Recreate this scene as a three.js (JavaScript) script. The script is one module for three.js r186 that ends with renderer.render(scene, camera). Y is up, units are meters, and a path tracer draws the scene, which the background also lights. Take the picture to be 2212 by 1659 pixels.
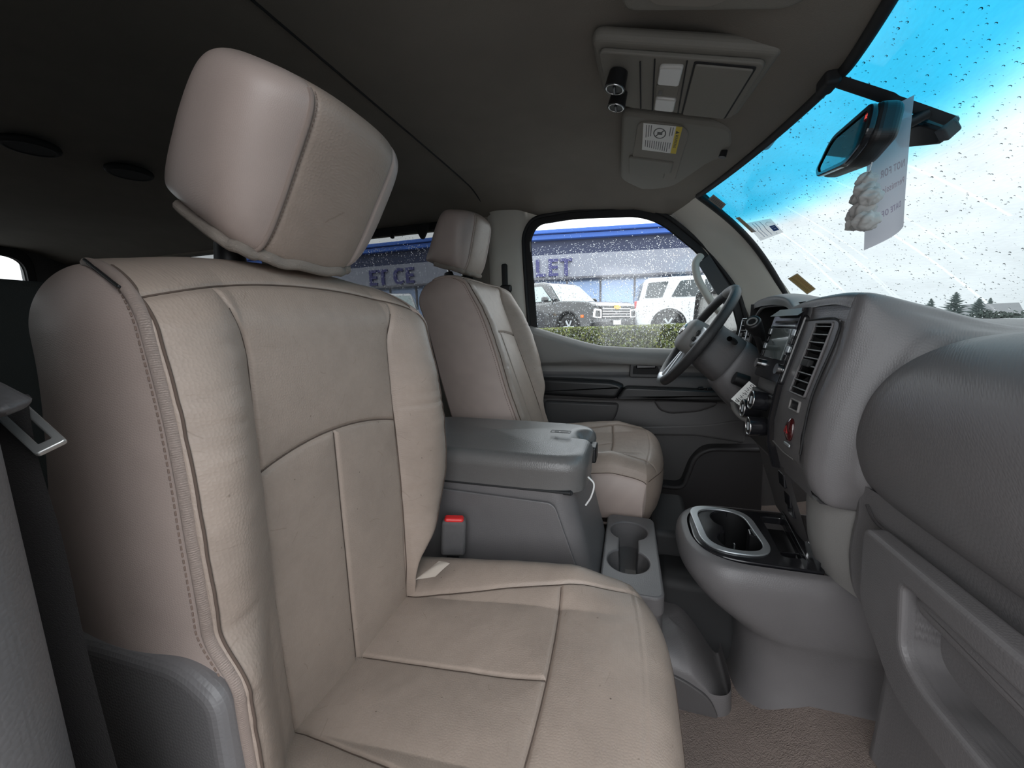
import * as THREE from 'three';
import { mergeGeometries } from 'three/addons/utils/BufferGeometryUtils.js';
import { RoundedBoxGeometry } from 'three/addons/geometries/RoundedBoxGeometry.js';
import { FontLoader } from 'three/addons/loaders/FontLoader.js';
import { TextGeometry } from 'three/addons/geometries/TextGeometry.js';

const V = (x, y, z) => new THREE.Vector3(x, y, z);
const { lerp, clamp, smoothstep } = THREE.MathUtils;

// ---------------------------------------------------------------- camera, sky, exposure
// x: towards the front of the van, y: up, z: towards the passenger's side; metres
const scene = new THREE.Scene();
const camera = new THREE.PerspectiveCamera(90.1, 2212 / 1659, 0.03, 400);
camera.position.set(0, 0.96, 1.0);
{
  const yaw = THREE.MathUtils.degToRad(17.5), pitch = THREE.MathUtils.degToRad(8.5), roll = THREE.MathUtils.degToRad(1.6);
  camera.rotation.set(-pitch, yaw, 0, 'YXZ');
  camera.rotateZ(-roll);
}
const renderer = new THREE.WebGLRenderer({ antialias: true });
renderer.toneMapping = THREE.LinearToneMapping;
renderer.toneMappingExposure = 1.2;
renderer.shadowMap.enabled = true;

// an even overcast sky, brighter overhead than at the horizon
{
  const w = 256, h = 128, d = new Float32Array(w * h * 4);
  for (let j = 0; j < h; j++) for (let i = 0; i < w; i++) {
    const el = ((j + 0.5) / h - 0.5) * Math.PI, s = Math.max(0, Math.sin(el));
    const a = (i / w) * Math.PI * 2, cl = 1 + 0.05 * Math.sin(3 * a + 5 * el) + 0.04 * Math.sin(7 * a - 9 * el + 1);
    const L = SKY_ZENITH() * (1 + 0.45 * s) / 1.45 * (s > 0 ? cl : 1), o = (j * w + i) * 4;
    d[o] = L * 0.97; d[o + 1] = L * 1.0; d[o + 2] = L * 1.03; d[o + 3] = 1;
  }
  function SKY_ZENITH() { return 4.2; }
  const t = new THREE.DataTexture(d, w, h, THREE.RGBAFormat, THREE.FloatType);
  t.mapping = THREE.EquirectangularReflectionMapping; t.magFilter = THREE.LinearFilter; t.needsUpdate = true;
  scene.background = t; scene.environment = t;
}

// ---------------------------------------------------------------- helpers
let seed = 7;
const rnd = () => { seed = (seed * 1664525 + 1013904223) >>> 0; return seed / 4294967296; };
const used = {};
const numbered = (n) => { const k = used[n] = (used[n] ?? -1) + 1; return k ? `${n}_${String(k).padStart(3, '0')}` : n; };
const lit = (o) => { o.castShadow = o.receiveShadow = true; return o; };
function thing(name, label, category, group) {
  const o = new THREE.Group(); o.name = numbered(name); o.userData = { label, category };
  if (group) o.userData.group = group;
  scene.add(o); return o;
}
function single(name, label, category, geo, mat, group) {
  const o = lit(new THREE.Mesh(geo, mat)); o.name = numbered(name); o.userData = { label, category };
  if (group) o.userData.group = group;
  scene.add(o); return o;
}
function struct(name, geo, mat) { const o = geo ? lit(new THREE.Mesh(geo, mat)) : new THREE.Group(); o.name = name; o.userData.kind = 'structure'; scene.add(o); return o; }
function part(parent, name, geo, mat, label) { const o = lit(new THREE.Mesh(geo, mat)); o.name = name; if (label) o.userData.label = label; parent.add(o); return o; }

const hash = (x, y) => { let h = (x * 374761393 + y * 668265263) | 0; h = Math.imul(h ^ (h >>> 13), 1274126177); return ((h ^ (h >>> 16)) >>> 0) / 4294967296; };
function vnoise(x, y, wrap) {
  const ix = Math.floor(x), iy = Math.floor(y), fx = x - ix, fy = y - iy, m = (v) => (wrap ? ((v % wrap) + wrap) % wrap : v);
  const sx = fx * fx * (3 - 2 * fx), sy = fy * fy * (3 - 2 * fy);
  return lerp(lerp(hash(m(ix), m(iy)), hash(m(ix + 1), m(iy)), sx), lerp(hash(m(ix), m(iy + 1)), hash(m(ix + 1), m(iy + 1)), sx), sy);
}
const fbm = (x, y, n = 4) => { let s = 0, a = 0.5; for (let i = 0; i < n; i++) { s += a * vnoise(x, y); x = x * 2.03 + 17.3; y = y * 2.03 + 5.7; a *= 0.5; } return s; };
const ss = (a, b, x) => { const t = clamp((x - a) / (b - a), 0, 1); return t * t * (3 - 2 * t); };
const gauss = (d, s) => Math.exp(-(d * d) / (s * s));

// a surface from a function of (u, v) in 0..1; uv in metres where uvf gives it
function gridGeo(nu, nv, f, uvf, regionOf) {
  const P = [], UV = [], I = [];
  for (let j = 0; j <= nv; j++) for (let i = 0; i <= nu; i++) {
    const p = f(i / nu, j / nv, i, j); P.push(p.x, p.y, p.z);
    const q = uvf ? uvf(i / nu, j / nv, p) : [i / nu, j / nv]; UV.push(q[0], q[1]);
  }
  for (let j = 0; j < nv; j++) for (let i = 0; i < nu; i++) { const a = j * (nu + 1) + i, b = a + 1, c = a + nu + 1, d = c + 1; I.push(a, b, d, a, d, c); }
  const g = new THREE.BufferGeometry();
  g.setAttribute('position', new THREE.Float32BufferAttribute(P, 3)); g.setAttribute('uv', new THREE.Float32BufferAttribute(UV, 2)); g.setIndex(I);
  g.computeVertexNormals();
  if (!regionOf) return g;
  const out = {}, N = g.attributes.normal.array, groups = {};
  for (let j = 0; j < nv; j++) for (let i = 0; i < nu; i++) {
    const r = regionOf((i + 0.5) / nu, (j + 0.5) / nv), k = (j * nu + i) * 6;
    (groups[r] ??= []).push(...I.slice(k, k + 6));
  }
  for (const r in groups) {
    const map = new Map(), p = [], n = [], uv = [], ix = [];
    for (const v of groups[r]) {
      if (!map.has(v)) { map.set(v, map.size); p.push(P[3 * v], P[3 * v + 1], P[3 * v + 2]); n.push(N[3 * v], N[3 * v + 1], N[3 * v + 2]); uv.push(UV[2 * v], UV[2 * v + 1]); }
      ix.push(map.get(v));
    }
    const q = new THREE.BufferGeometry();
    q.setAttribute('position', new THREE.Float32BufferAttribute(p, 3)); q.setAttribute('normal', new THREE.Float32BufferAttribute(n, 3)); q.setAttribute('uv', new THREE.Float32BufferAttribute(uv, 2)); q.setIndex(ix);
    out[r] = q;
  }
  return out;
}
const cr = (a, b, c, d, t) => 0.5 * (2 * b + (c - a) * t + (2 * a - 5 * b + 4 * c - d) * t * t + (3 * b - a - 3 * c + d) * t * t * t);
const crV = (L, t) => { // Catmull-Rom through a list of vectors, t in 0..1
  const n = L.length - 1, x = clamp(t, 0, 1) * n, i = Math.min(n - 1, Math.floor(x)), f = x - i, g = (k) => L[clamp(k, 0, n)];
  const A = g(i - 1), B = g(i), C = g(i + 1), D = g(i + 2);
  return V(cr(A.x, B.x, C.x, D.x, f), cr(A.y, B.y, C.y, D.y, f), cr(A.z, B.z, C.z, D.z, f));
};
// smooth surface through rows of control points
function netGeo(rows, nu, nv, regionOf) {
  const rp = (u, v) => crV(rows.map((r) => crV(r, u)), v);
  return gridGeo(nu, nv, (u, v) => rp(u, v), (u, v, p) => [p.x + p.z * 0.7, p.y + p.z * 0.7], regionOf);
}
function interp(table, x) { // piecewise linear through [x, y] pairs
  if (x <= table[0][0]) return table[0][1];
  for (let i = 1; i < table.length; i++) if (x <= table[i][0]) { const [a, b] = table[i - 1], [c, d] = table[i]; return lerp(b, d, (x - a) / (c - a)); }
  return table[table.length - 1][1];
}
const tube = (pts, r, n = 60, m = 8, closed = false) => new THREE.TubeGeometry(new THREE.CatmullRomCurve3(pts, closed, 'centripetal'), n, r, m, closed);
const rbox = (w, h, d, r = 0.004, s = 3) => new RoundedBoxGeometry(w, h, d, s, Math.min(r, w / 2.01, h / 2.01, d / 2.01));
const moved = (g, x, y, z, rx = 0, ry = 0, rz = 0) => g.applyMatrix4(new THREE.Matrix4().makeRotationFromEuler(new THREE.Euler(rx, ry, rz, 'XYZ')).setPosition(x, y, z));
// a flat outline (2-D points) with rounded corners
function roundShape(pts, r, S = THREE.Shape) {
  const s = new S(), n = pts.length;
  pts.forEach(([x, y], i) => {
    const [ax, ay] = pts[(i + n - 1) % n], [bx, by] = pts[(i + 1) % n], la = Math.hypot(ax - x, ay - y), lb = Math.hypot(bx - x, by - y);
    const rr = Array.isArray(r) ? r[i] : r, q = Math.min(rr, la * 0.48, lb * 0.48);
    const p1 = [x + (ax - x) / la * q, y + (ay - y) / la * q], p2 = [x + (bx - x) / lb * q, y + (by - y) / lb * q];
    i ? s.lineTo(...p1) : s.moveTo(...p1); s.quadraticCurveTo(x, y, ...p2);
  });
  s.closePath(); return s;
}
const extrude = (shape, depth, bevel = 0.003, seg = 2, curve = 10) => new THREE.ExtrudeGeometry(shape, { depth: Math.max(1e-4, depth - 2 * bevel), bevelEnabled: bevel > 0, bevelThickness: bevel, bevelSize: bevel, bevelOffset: -bevel, bevelSegments: seg, curveSegments: curve }).translate(0, 0, bevel);
// frame from an origin and two directions: places geometry made in local x, y, z
function frameM(o, ax, ay) { const x = ax.clone().normalize(), z = x.clone().cross(ay).normalize(), y = z.clone().cross(x); return new THREE.Matrix4().makeBasis(x, y, z).setPosition(o); }
const ringShape = (outer, inner) => { outer.holes.push(inner); return outer; };
const strutG = (a, b, w, h, r = 0.002) => { const d = b.clone().sub(a), L = d.length(), up = Math.abs(d.y) > 0.9 * L ? V(1, 0, 0) : V(0, 1, 0); return rbox(L, h, w, r).applyMatrix4(frameM(a.clone().add(b).multiplyScalar(0.5), d, up)); };

// ---------------------------------------------------------------- textures and materials
function noiseTex(n, f) { const d = new Uint8Array(n * n * 4); for (let j = 0; j < n; j++) for (let i = 0; i < n; i++) { const v = clamp(f(i / n, j / n), 0, 1) * 255; d.set([v, v, v, 255], (j * n + i) * 4); } const t = new THREE.DataTexture(d, n, n); t.wrapS = t.wrapT = THREE.RepeatWrapping; t.magFilter = THREE.LinearFilter; t.needsUpdate = true; return t; }
function rep(t, x, y = x) { const c = t.clone(); c.repeat.set(x, y); c.needsUpdate = true; return c; }
const cellTex = noiseTex(256, (u, v) => { // pebbled grain
  const k = 28, x = u * k, y = v * k; let d1 = 9, d2 = 9;
  for (let a = -1; a <= 1; a++) for (let b = -1; b <= 1; b++) { const cx = Math.floor(x) + a, cy = Math.floor(y) + b, m = (q) => ((q % k) + k) % k, dx = cx + 0.15 + 0.7 * hash(m(cx), m(cy)) - x, dy = cy + 0.15 + 0.7 * hash(m(cx) + 91, m(cy) + 17) - y, q = Math.hypot(dx, dy); if (q < d1) { d2 = d1; d1 = q; } else if (q < d2) d2 = q; }
  return 0.25 + 0.75 * Math.min(1, (d2 - d1) * 1.6);
});
const fineTex = noiseTex(256, (u, v) => 0.5 * vnoise(u * 64, v * 64, 64) + 0.5 * vnoise(u * 128, v * 128, 128));
const patchTex = noiseTex(256, (u, v) => 0.86 + 0.14 * (0.6 * vnoise(u * 6, v * 6, 6) + 0.4 * vnoise(u * 22, v * 22, 22)));
function canvasTex(w, h, draw, srgb = true) { const c = document.createElement('canvas'); c.width = w; c.height = h; draw(c.getContext('2d'), w, h); const t = new THREE.CanvasTexture(c); if (srgb) t.colorSpace = THREE.SRGBColorSpace; t.wrapS = t.wrapT = THREE.RepeatWrapping; return t; }
const std = (r, g, b, rough, o = {}) => new THREE.MeshPhysicalMaterial({ color: new THREE.Color().setRGB(r, g, b), roughness: rough, side: THREE.DoubleSide, ...o });

// worn leather: creases, scuffs and a few marks on an even beige
const leatherTex = canvasTex(1024, 1024, (c, w, h) => {
  c.fillStyle = '#ffffff'; c.fillRect(0, 0, w, h);
  const im = c.getImageData(0, 0, w, h), d = im.data;
  for (let j = 0; j < h; j++) for (let i = 0; i < w; i++) { const n = 0.5 * vnoise(i / 128, j / 128, 8) + 0.3 * vnoise(i / 32, j / 32, 32) + 0.2 * vnoise(i / 8, j / 8, 128), o = (j * w + i) * 4, k = 0.9 + 0.1 * n; d[o] *= k; d[o + 1] *= k * 0.997; d[o + 2] *= k * 0.99; }
  c.putImageData(im, 0, 0);
  for (let i = 0; i < 120; i++) { // fine dark creases
    let x = rnd() * w, y = rnd() * h, a = rnd() * 6.28; const len = 5 + rnd() * 16; c.strokeStyle = `rgba(96,82,72,${0.06 + rnd() * 0.14})`; c.lineWidth = 0.7 + rnd() * 1.1; c.beginPath(); c.moveTo(x, y);
    for (let k = 0; k < len; k++) { a += (rnd() - 0.5) * 0.28; x += Math.cos(a) * 2.2; y += Math.sin(a) * 2.2; c.lineTo(x, y); } c.stroke();
  }
  for (let i = 0; i < 22; i++) { c.fillStyle = `rgba(60,52,48,${0.2 + rnd() * 0.4})`; c.beginPath(); c.ellipse(rnd() * w, rnd() * h, 1 + rnd() * 2, 0.8 + rnd() * 1.2, rnd() * 3, 0, 6.3); c.fill(); }
});
const M = {
  leather: std(0.378, 0.302, 0.256, 0.44, { map: rep(leatherTex, 1.7), bumpMap: rep(cellTex, 9), bumpScale: 0.00025, specularIntensity: 0.8 }),
  leatherSideLit: std(0.45, 0.363, 0.325, 0.4, { map: rep(patchTex, 2), bumpMap: rep(cellTex, 14), bumpScale: 0.00012, specularIntensity: 0.9 }),  // same leather made paler: light from the open door is in the colour
  piping: std(0.395, 0.312, 0.272, 0.4, { bumpMap: rep(cellTex, 12), bumpScale: 0.0002 }),
  thread: std(0.2, 0.145, 0.12, 0.8),
  seam: std(0.1, 0.07, 0.055, 0.9),
  fleece: std(0.42, 0.36, 0.31, 1, { bumpMap: rep(fineTex, 4), bumpScale: 0.002 }),
  plastic: std(0.15, 0.142, 0.144, 0.42, { bumpMap: rep(cellTex, 8), bumpScale: 0.0002, map: rep(patchTex, 1.5) }),
  plasticDark: std(0.075, 0.07, 0.071, 0.5, { bumpMap: rep(cellTex, 8), bumpScale: 0.0002 }),
  plasticLight: std(0.23, 0.222, 0.214, 0.5, { bumpMap: rep(cellTex, 8), bumpScale: 0.00015 }),
  lid: std(0.13, 0.125, 0.122, 0.3, { bumpMap: rep(cellTex, 9), bumpScale: 0.00025 }),
  trim: std(0.6, 0.58, 0.52, 0.6, { bumpMap: rep(fineTex, 6), bumpScale: 0.0003 }),
  cloth: std(0.235, 0.212, 0.182, 0.95, { bumpMap: rep(fineTex, 10), bumpScale: 0.0004, map: rep(patchTex, 1) }),
  carpet: std(0.25, 0.2, 0.175, 1, { bumpMap: rep(fineTex, 7), bumpScale: 0.0018, map: rep(patchTex, 3) }),
  bin: std(0.04, 0.038, 0.04, 0.55),
  door: std(0.105, 0.1, 0.1, 0.5, { bumpMap: rep(cellTex, 8), bumpScale: 0.0002 }),
  console: std(0.235, 0.222, 0.195, 0.7, { bumpMap: rep(fineTex, 8), bumpScale: 0.0002 }),
  black: std(0.013, 0.013, 0.014, 0.42),
  rubber: std(0.016, 0.016, 0.017, 0.7),
  gloss: std(0.012, 0.012, 0.014, 0.16),
  silver: std(0.5, 0.53, 0.55, 0.32, { metalness: 0.7 }),
  chrome: std(0.8, 0.8, 0.8, 0.15, { metalness: 1 }),
  webbing: std(0.045, 0.041, 0.041, 0.8, { bumpMap: rep(fineTex, 12), bumpScale: 0.0003 }),
  red: std(0.75, 0.03, 0.03, 0.35),
  white: std(0.8, 0.8, 0.79, 0.6),
  paper: std(0.78, 0.76, 0.8, 0.9, { transmission: 0.35 }),
  lens: std(0.75, 0.75, 0.72, 0.25, { transparent: true, opacity: 0.55 }),
};

// ---------------------------------------------------------------- front seats
// Seat frame: x forward from the backrest's front face, y up, z across from the seat's middle. Hinge of the backrest at (0, 0, 0).
const seatZ = 0.515, hingeX = -0.44, hingeY = 0.45;
const arcH = (s) => 0.335 + 0.022 * (1 - (s / 0.15) ** 2);              // arched seam across the backrest
const innerS = (h) => 0.143 + 0.004 * Math.sin(h * 9) + 0.022 * ss(0.48, 0.57, h);
const topH = (s) => 0.577 - 0.03 * (Math.abs(s) / 0.235) ** 2.2;         // seam below the shoulder panel
const BW = 0.256, BT = 0.175;
let wing = 1; // the outer bolster of the passenger seat steps forward over its recliner cover
function backPoint(u, v) {
  const a = Math.abs(u), sg = Math.sign(u) || 1;
  const vt = 0.8, t = v > vt ? (v - vt) / (1 - vt) : 0, th = t * Math.PI / 2;
  let h = v > vt ? 0.515 + 0.067 * Math.sin(th) : lerp(-0.09, 0.515, v / vt);
  const k = 1 - Math.cos(th);
  const hw = clamp(h, 0, 0.5), W = BW - (sg < 0 ? 0.085 : 0.004) * ss(0.22, -0.03, h) - 0.012 * ss(0.25, 0.5, hw) + (sg < 0 ? 0.008 * gauss(h - 0.2, 0.09) : 0);
  const flare = sg > 0 ? wing * 0.034 * ss(0.225, 0.16, h) : 0;                              // the bolster steps forward above the cushion
  const front = (s) => { const q = Math.abs(s), b = clamp((q - 0.142) / (W - 0.142), 0, 1); return -0.006 * (1 - (s / 0.142) ** 2) * (q < 0.142 ? 1 : 0) + (0.04 + 0.012 * ss(0.1, 0.3, h) * ss(0.5, 0.35, h)) * Math.sin(b * Math.PI * 0.72) * (1 - 0.45 * ss(0.42, 0.56, h)) + flare * ss(0.35, 1, b) + (sg > 0 ? wing * (0.02 * ss(0.46, 0.2, h) - 0.007) * ss(0.3, 1, b) : -0.11 * ss(0.09, -0.06, h) * ss(0.1, 1, b)); };
  let f, s, n;
  const e1 = 0.6, e2 = 0.86;
  if (a < e1) { s = (a / e1) * W; f = front(s); n = V(1, 0, 0); }
  else if (a < e2) { const q = (a - e1) / (e2 - e1); f = lerp(front(W), -BT - 0.03 * ss(0.5, 0, h), q); s = W + 0.014 * Math.sin(Math.PI * q) * (1 - k) ; n = V(0, 0, sg); }
  else { const q = (a - e2) / (1 - e2); f = -BT - 0.03 * ss(0.5, 0, h) - 0.02 * Math.sin(q * 1.57); s = W * (1 - q); n = V(-1, 0, 0); }
  // shoulder: the ring closes over a ridge behind the middle
  const fc = -0.105;
  if (t > 0) { f = lerp(f, fc, k); s -= (sg > 0 ? 0.02 : 0.085) * k * (s / W) ** 3; h += 0.032 * (1 - (s / W) ** 2) * Math.sin(th); n = n.multiplyScalar(1 - k).add(V(0, k, 0)); }
  // seams sink in and the panels between them stand up
  let d = 0;
  const s2 = a < e1 ? s : W;
  if (a < e1 && h < 0.62) {
    const dt = Math.abs(h - topH(s2)), di = h < topH(s2) ? Math.abs(s2 - innerS(h)) : 9, da = s2 < innerS(h) ? Math.abs(h - arcH(s2)) : 9, dm = h < arcH(0) ? Math.abs((sg * s2) - 0.008) : 9;
    const near = Math.min(dt, di, da, dm);
    d = -0.0045 * gauss(near, 0.0032) + 0.005 * (1 - Math.exp(-near / 0.025));
    const wr = 0.0032 * (fbm(h * 60, sg * s2 * 14, 3) - 0.45) * ss(0.13, 0.16, s2) + 0.0012 * (fbm(h * 18 + 7, sg * s2 * 22, 3) - 0.45);
    d += wr + 0.0025 * gauss(h - 0.27 - 0.2 * s2, 0.012) * ss(0.15, 0.25, s2) * (sg < 0 ? 1 : 0.2) - 0.002 * gauss(h - 0.36, 0.006) * ss(0.14, 0.17, s2) * (sg < 0 ? 1 : 0);
    d *= ss(0.62, 0.6, h);
  }
  return V(f, h, s * sg).addScaledVector(V(n.x, n.y, n.z * (a >= e1 ? 1 : 1)), d);
}
const uvSeat = (u, v, p) => [p.z + 0.5 + (Math.abs(u) > 0.6 ? p.x : 0), p.y + 0.3 * p.x];
const UB = (u) => u * 2 - 1;
const makeBack = (nu, nv) => gridGeo(nu, nv, (u, v) => backPoint(UB(u), v), (u, v, p) => uvSeat(UB(u), v, p), (u, v) => {
  const U = UB(u), a = Math.abs(U), sg = Math.sign(U);
  if (a > 0.86) return 'back_panel';
  if (a > 0.6) return 'side_panel' + (sg > 0 ? '1' : '2');
  const p = backPoint(U, v), s = Math.abs(p.z), h = p.y;
  if (v > 0.8 && h > topH(s) || h > topH(s)) return 'shoulder_panel';
  if (s > innerS(h)) return 'bolster' + (sg > 0 ? '1' : '2');
  if (h > arcH(s)) return 'upper_panel';
  return p.z > 0.008 ? 'lower_panel1' : 'lower_panel2';
});
// cord along the front edge of the side panel and the stitches beside it
const edgePts = (sg, off = 0) => { const L = []; for (let i = 0; i <= 60; i++) L.push(backPoint(sg * (0.6 + off), lerp(0.03, 0.985, i / 60))); return L; };
function stitches(path, out, step, len, r) {
  const c = new THREE.CatmullRomCurve3(path), n = Math.floor(c.getLength() / step), g = [];
  for (let i = 0; i < n; i++) { const a = c.getPointAt((i + 0.2) / n), b = c.getPointAt(Math.min(1, (i + 0.2) / n + len / step / n)); g.push(strutG(a, b, r, r, r * 0.3)); }
  return mergeGeometries(g).translate(...out);
}
const cushTop = (x, s) => { const q = Math.abs(s); return 0.45 + 0.12 * Math.min(0, x + 0.1) + 0.006 * ss(-0.1, 0.03, x) + 0.03 * Math.sin(clamp((q - 0.14) / 0.13, 0, 1) * Math.PI * 0.75) * ss(0.02, -0.12, x) - 0.012 * (1 - ss(0, 0.15, q)) * ss(0, -0.2, x); };
const cSeam = (x) => interp([[-0.42, 0.142], [-0.12, 0.185], [0.03, 0.215], [0.1, 0.225]], x);
function cushPoint(u, v) {
  const a = Math.abs(u), sg = Math.sign(u) || 1;
  const Ws = 0.268, r = 0.055, e = 0.7;
  let s, du;
  if (a < e) { s = (a / e) * (Ws - r); du = 0; }
  else { const q = (a - e) / (1 - e); if (q < 0.4) { const p = q / 0.4 * Math.PI / 2; s = Ws - r + r * Math.sin(p); du = r * (1 - Math.cos(p)); } else { const w = (q - 0.4) / 0.6; s = Ws + 0.012 * Math.sin(w * Math.PI); du = r + w * 0.15; } }
  const bow = 0.072 * (s / 0.275) ** 3.6, xf = 0.072 - bow, R = 0.05, e2 = 0.76;
  let x, dv;
  if (v < e2) { x = lerp(-0.46, xf - R, v / e2); dv = 0; }
  else { const q = (v - e2) / (1 - e2); if (q < 0.42) { const p = q / 0.42 * Math.PI / 2; x = xf - R + R * Math.sin(p); dv = R * (1 - Math.cos(p)); } else { const w = (q - 0.42) / 0.58; x = xf - 0.02 * w + 0.008 * Math.sin(w * Math.PI); dv = R + w * 0.15; } }
  let y = cushTop(Math.min(x, xf - R * 0.3), s) - Math.max(du, dv) - 0.35 * Math.min(du, dv);
  const zz = s * sg;
  if (du < 0.03) {
    const ds = Math.abs(s - cSeam(x)), dl = s < cSeam(x) ? Math.abs(x + 0.112 + 0.2 * (s * s) - 0.02 * zz) : 9, df = s < cSeam(x) + 0.02 ? Math.abs(x - 0.026 + 0.35 * s * s) : 9, dm = x < -0.112 ? Math.abs(zz + 0.0) : 9;
    const near = Math.min(ds, dl, dm), k = dv < 0.04 ? 1 : 0;
    y += k * (-0.0045 * gauss(near, 0.003) + 0.005 * (1 - Math.exp(-near / 0.03)) - 0.0016 * gauss(df, 0.0025));
    y += k * (0.0055 * (fbm(x * 9 + 3, zz * 9 + 1, 3) - 0.45) * ss(-0.45, -0.3, x) + 0.0014 * (fbm(x * 50, zz * 26, 3) - 0.45));
  }
  return V(x, y, zz);
}
const cushParts = gridGeo(420, 340, (u, v) => cushPoint(UB(u), v), (u, v, p) => [p.z + 0.5, p.x + 0.4 - p.y * 0.8], (u, v) => {
  const U = UB(u), p = cushPoint(U, v), s = Math.abs(p.z), sg = Math.sign(U);
  if (Math.abs(U) > 0.7 + 0.3 * 0.36) return 'side_panel' + (sg > 0 ? '1' : '2');
  if (v > 0.76 + 0.24 * 0.4) return 'front_panel';
  if (s > cSeam(p.x)) return 'bolster' + (sg > 0 ? '1' : '2');
  if (p.x > -0.112 - 0.2 * s * s + 0.02 * p.z) return 'thigh_panel';
  return p.z > 0 ? 'seat_panel1' : 'seat_panel2';
});
// dark joint lines lie in the seams
const seamTube = (pts, r = 0.0012) => tube(pts, r, Math.max(24, pts.length * 3), 6);
function backOn(s, h) { const sg = Math.sign(s) || 1; let v = 0.5, u = 0; for (let k = 0; k < 3; k++) { let lo = 0.02, hi = 0.97; for (let i = 0; i < 26; i++) { const m = (lo + hi) / 2; backPoint(u, m).y < h ? (lo = m) : (hi = m); } v = (lo + hi) / 2; let a = 0, b = 0.6; for (let i = 0; i < 22; i++) { const m = (a + b) / 2; Math.abs(backPoint(sg * m || 1e-4, v).z) < Math.abs(s) ? (a = m) : (b = m); } u = sg * (a + b) / 2; } return backPoint(u, v).add(V(0.0006, 0, 0)); }
const range = (a, b, n, f) => Array.from({ length: n + 1 }, (_, i) => f(lerp(a, b, i / n)));
const backSeamsOf = () => [range(-0.24, 0.2435, 36, (s) => backOn(s, topH(s))), range(-0.05, 0.54, 26, (h) => backOn(innerS(h), h)), range(-0.05, 0.54, 26, (h) => backOn(-innerS(h), h)), range(-0.143, 0.143, 20, (s) => backOn(s, arcH(s))), range(-0.05, 0.352, 16, (h) => backOn(0.008, h))];
const cushOn = (x, s) => { let u = 0.3, v = 0.5; for (let k = 0; k < 4; k++) { let a = 0, b = 0.92; for (let i = 0; i < 22; i++) { const m = (a + b) / 2; cushPoint(Math.sign(s) * m || 1e-4, v).z * (Math.sign(s) || 1) < Math.abs(s) ? (a = m) : (b = m); } u = (Math.sign(s) || 1) * (a + b) / 2; let lo = 0, hi = 0.9; for (let i = 0; i < 22; i++) { const m = (lo + hi) / 2; cushPoint(u, m).x < x ? (lo = m) : (hi = m); } v = (lo + hi) / 2; } return cushPoint(u, v).add(V(0, 0.0006, 0)); };
const cushSeams = [range(-0.44, 0.03, 26, (x) => cushOn(x, cSeam(x))), range(-0.44, 0.03, 26, (x) => cushOn(x, -cSeam(x))), range(-0.18, 0.18, 22, (s) => cushOn(-0.112 - 0.2 * s * s + 0.02 * s, s)), range(-0.44, -0.114, 16, (x) => cushOn(x, 0.0005)), range(0, 0.85, 30, (v) => cushPoint(0.81, v).add(V(0, 0, 0.0006))), range(0, 0.85, 30, (v) => cushPoint(-0.81, v).add(V(0, 0, -0.0006))), range(-0.78, 0.78, 40, (u) => cushPoint(u, 0.857).add(V(0.0006, 0, 0)))];
// head restraint: axis leans forward; ring of a soft box, seams where the side pieces meet the face
const HRc = V(-0.034, 0.737, 0), HRa = V(0.46, 0.888, 0).normalize(), HRb = V(0.888, -0.46, 0).normalize();
function headPoint(u, v) {
  const w = v * 2 - 1, q = Math.sign(w) * Math.abs(w) ** 0.9, cap = Math.min(1, Math.abs(w));
  const shrink = (1 - cap ** 7) ** 0.36 , hh = 0.112 * q;
  const wide = 0.14 - 0.014 * w * w + 0.006 * w, deepF = 0.083 + 0.012 * w, deepB = 0.088 - 0.044 * w;
  const a = u * Math.PI * 2, c = Math.cos(a), s = Math.sin(a), n = 2 / 3.0;
  let z = wide * Math.sign(s) * Math.abs(s) ** n * shrink, f = (c > 0 ? deepF : deepB) * Math.sign(c) * Math.abs(c) ** n * (0.35 + 0.65 * shrink) * (cap > 0.999 ? 0.35 : 1);
  if (cap > 0.999) z *= 0;
  const d = Math.abs(Math.abs(z) - 0.078);
  if (c > 0) f += -0.004 * gauss(d, 0.003) + 0.003 * (1 - Math.exp(-d / 0.02));
  const bottom = 0.018 * ss(-0.6, -1, w) * (f / 0.09);
  return HRc.clone().addScaledVector(HRa, hh - bottom).addScaledVector(HRb, f).add(V(0, 0, z));
}
const headParts = gridGeo(260, 160, (u, v) => headPoint(u - 0.25, v), (u, v, p) => [u * 0.7, p.y], (u, v) => {
  const c = Math.cos((u - 0.25) * Math.PI * 2), p = headPoint(u - 0.25, v), inside = Math.abs(p.z) < 0.078;
  if (v < 0.035) return 'under';
  return inside ? (c > 0 ? 'face_panel' : 'rear_panel') : p.z > 0 ? 'side_panel1' : 'side_panel2';
});
function headSeam(sg, rear = 0) { // the line on the face where |z| = 0.078
  const L = [];
  for (let i = 2; i <= 46; i++) { const v = lerp(0.03, 0.97, i / 48); let lo = 0.005, hi = 0.2; if (rear) { lo = 0.5; hi = 0.3; } for (let k = 0; k < 30; k++) { const m = (lo + hi) / 2; Math.abs(headPoint(m, v).z) < 0.083 ? (lo = m) : (hi = m); } const p = headPoint(lo * (sg > 0 ? 1 : -1), v); L.push(p.addScaledVector(HRb, 0.0005)); }
  return L;
}
const seatLook = { back_panel: M.plasticLight, side_panel: M.leatherSideLit, under: M.fleece };
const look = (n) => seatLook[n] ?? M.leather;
const bare = (n) => n.replace(/\d$/, '');
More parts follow.
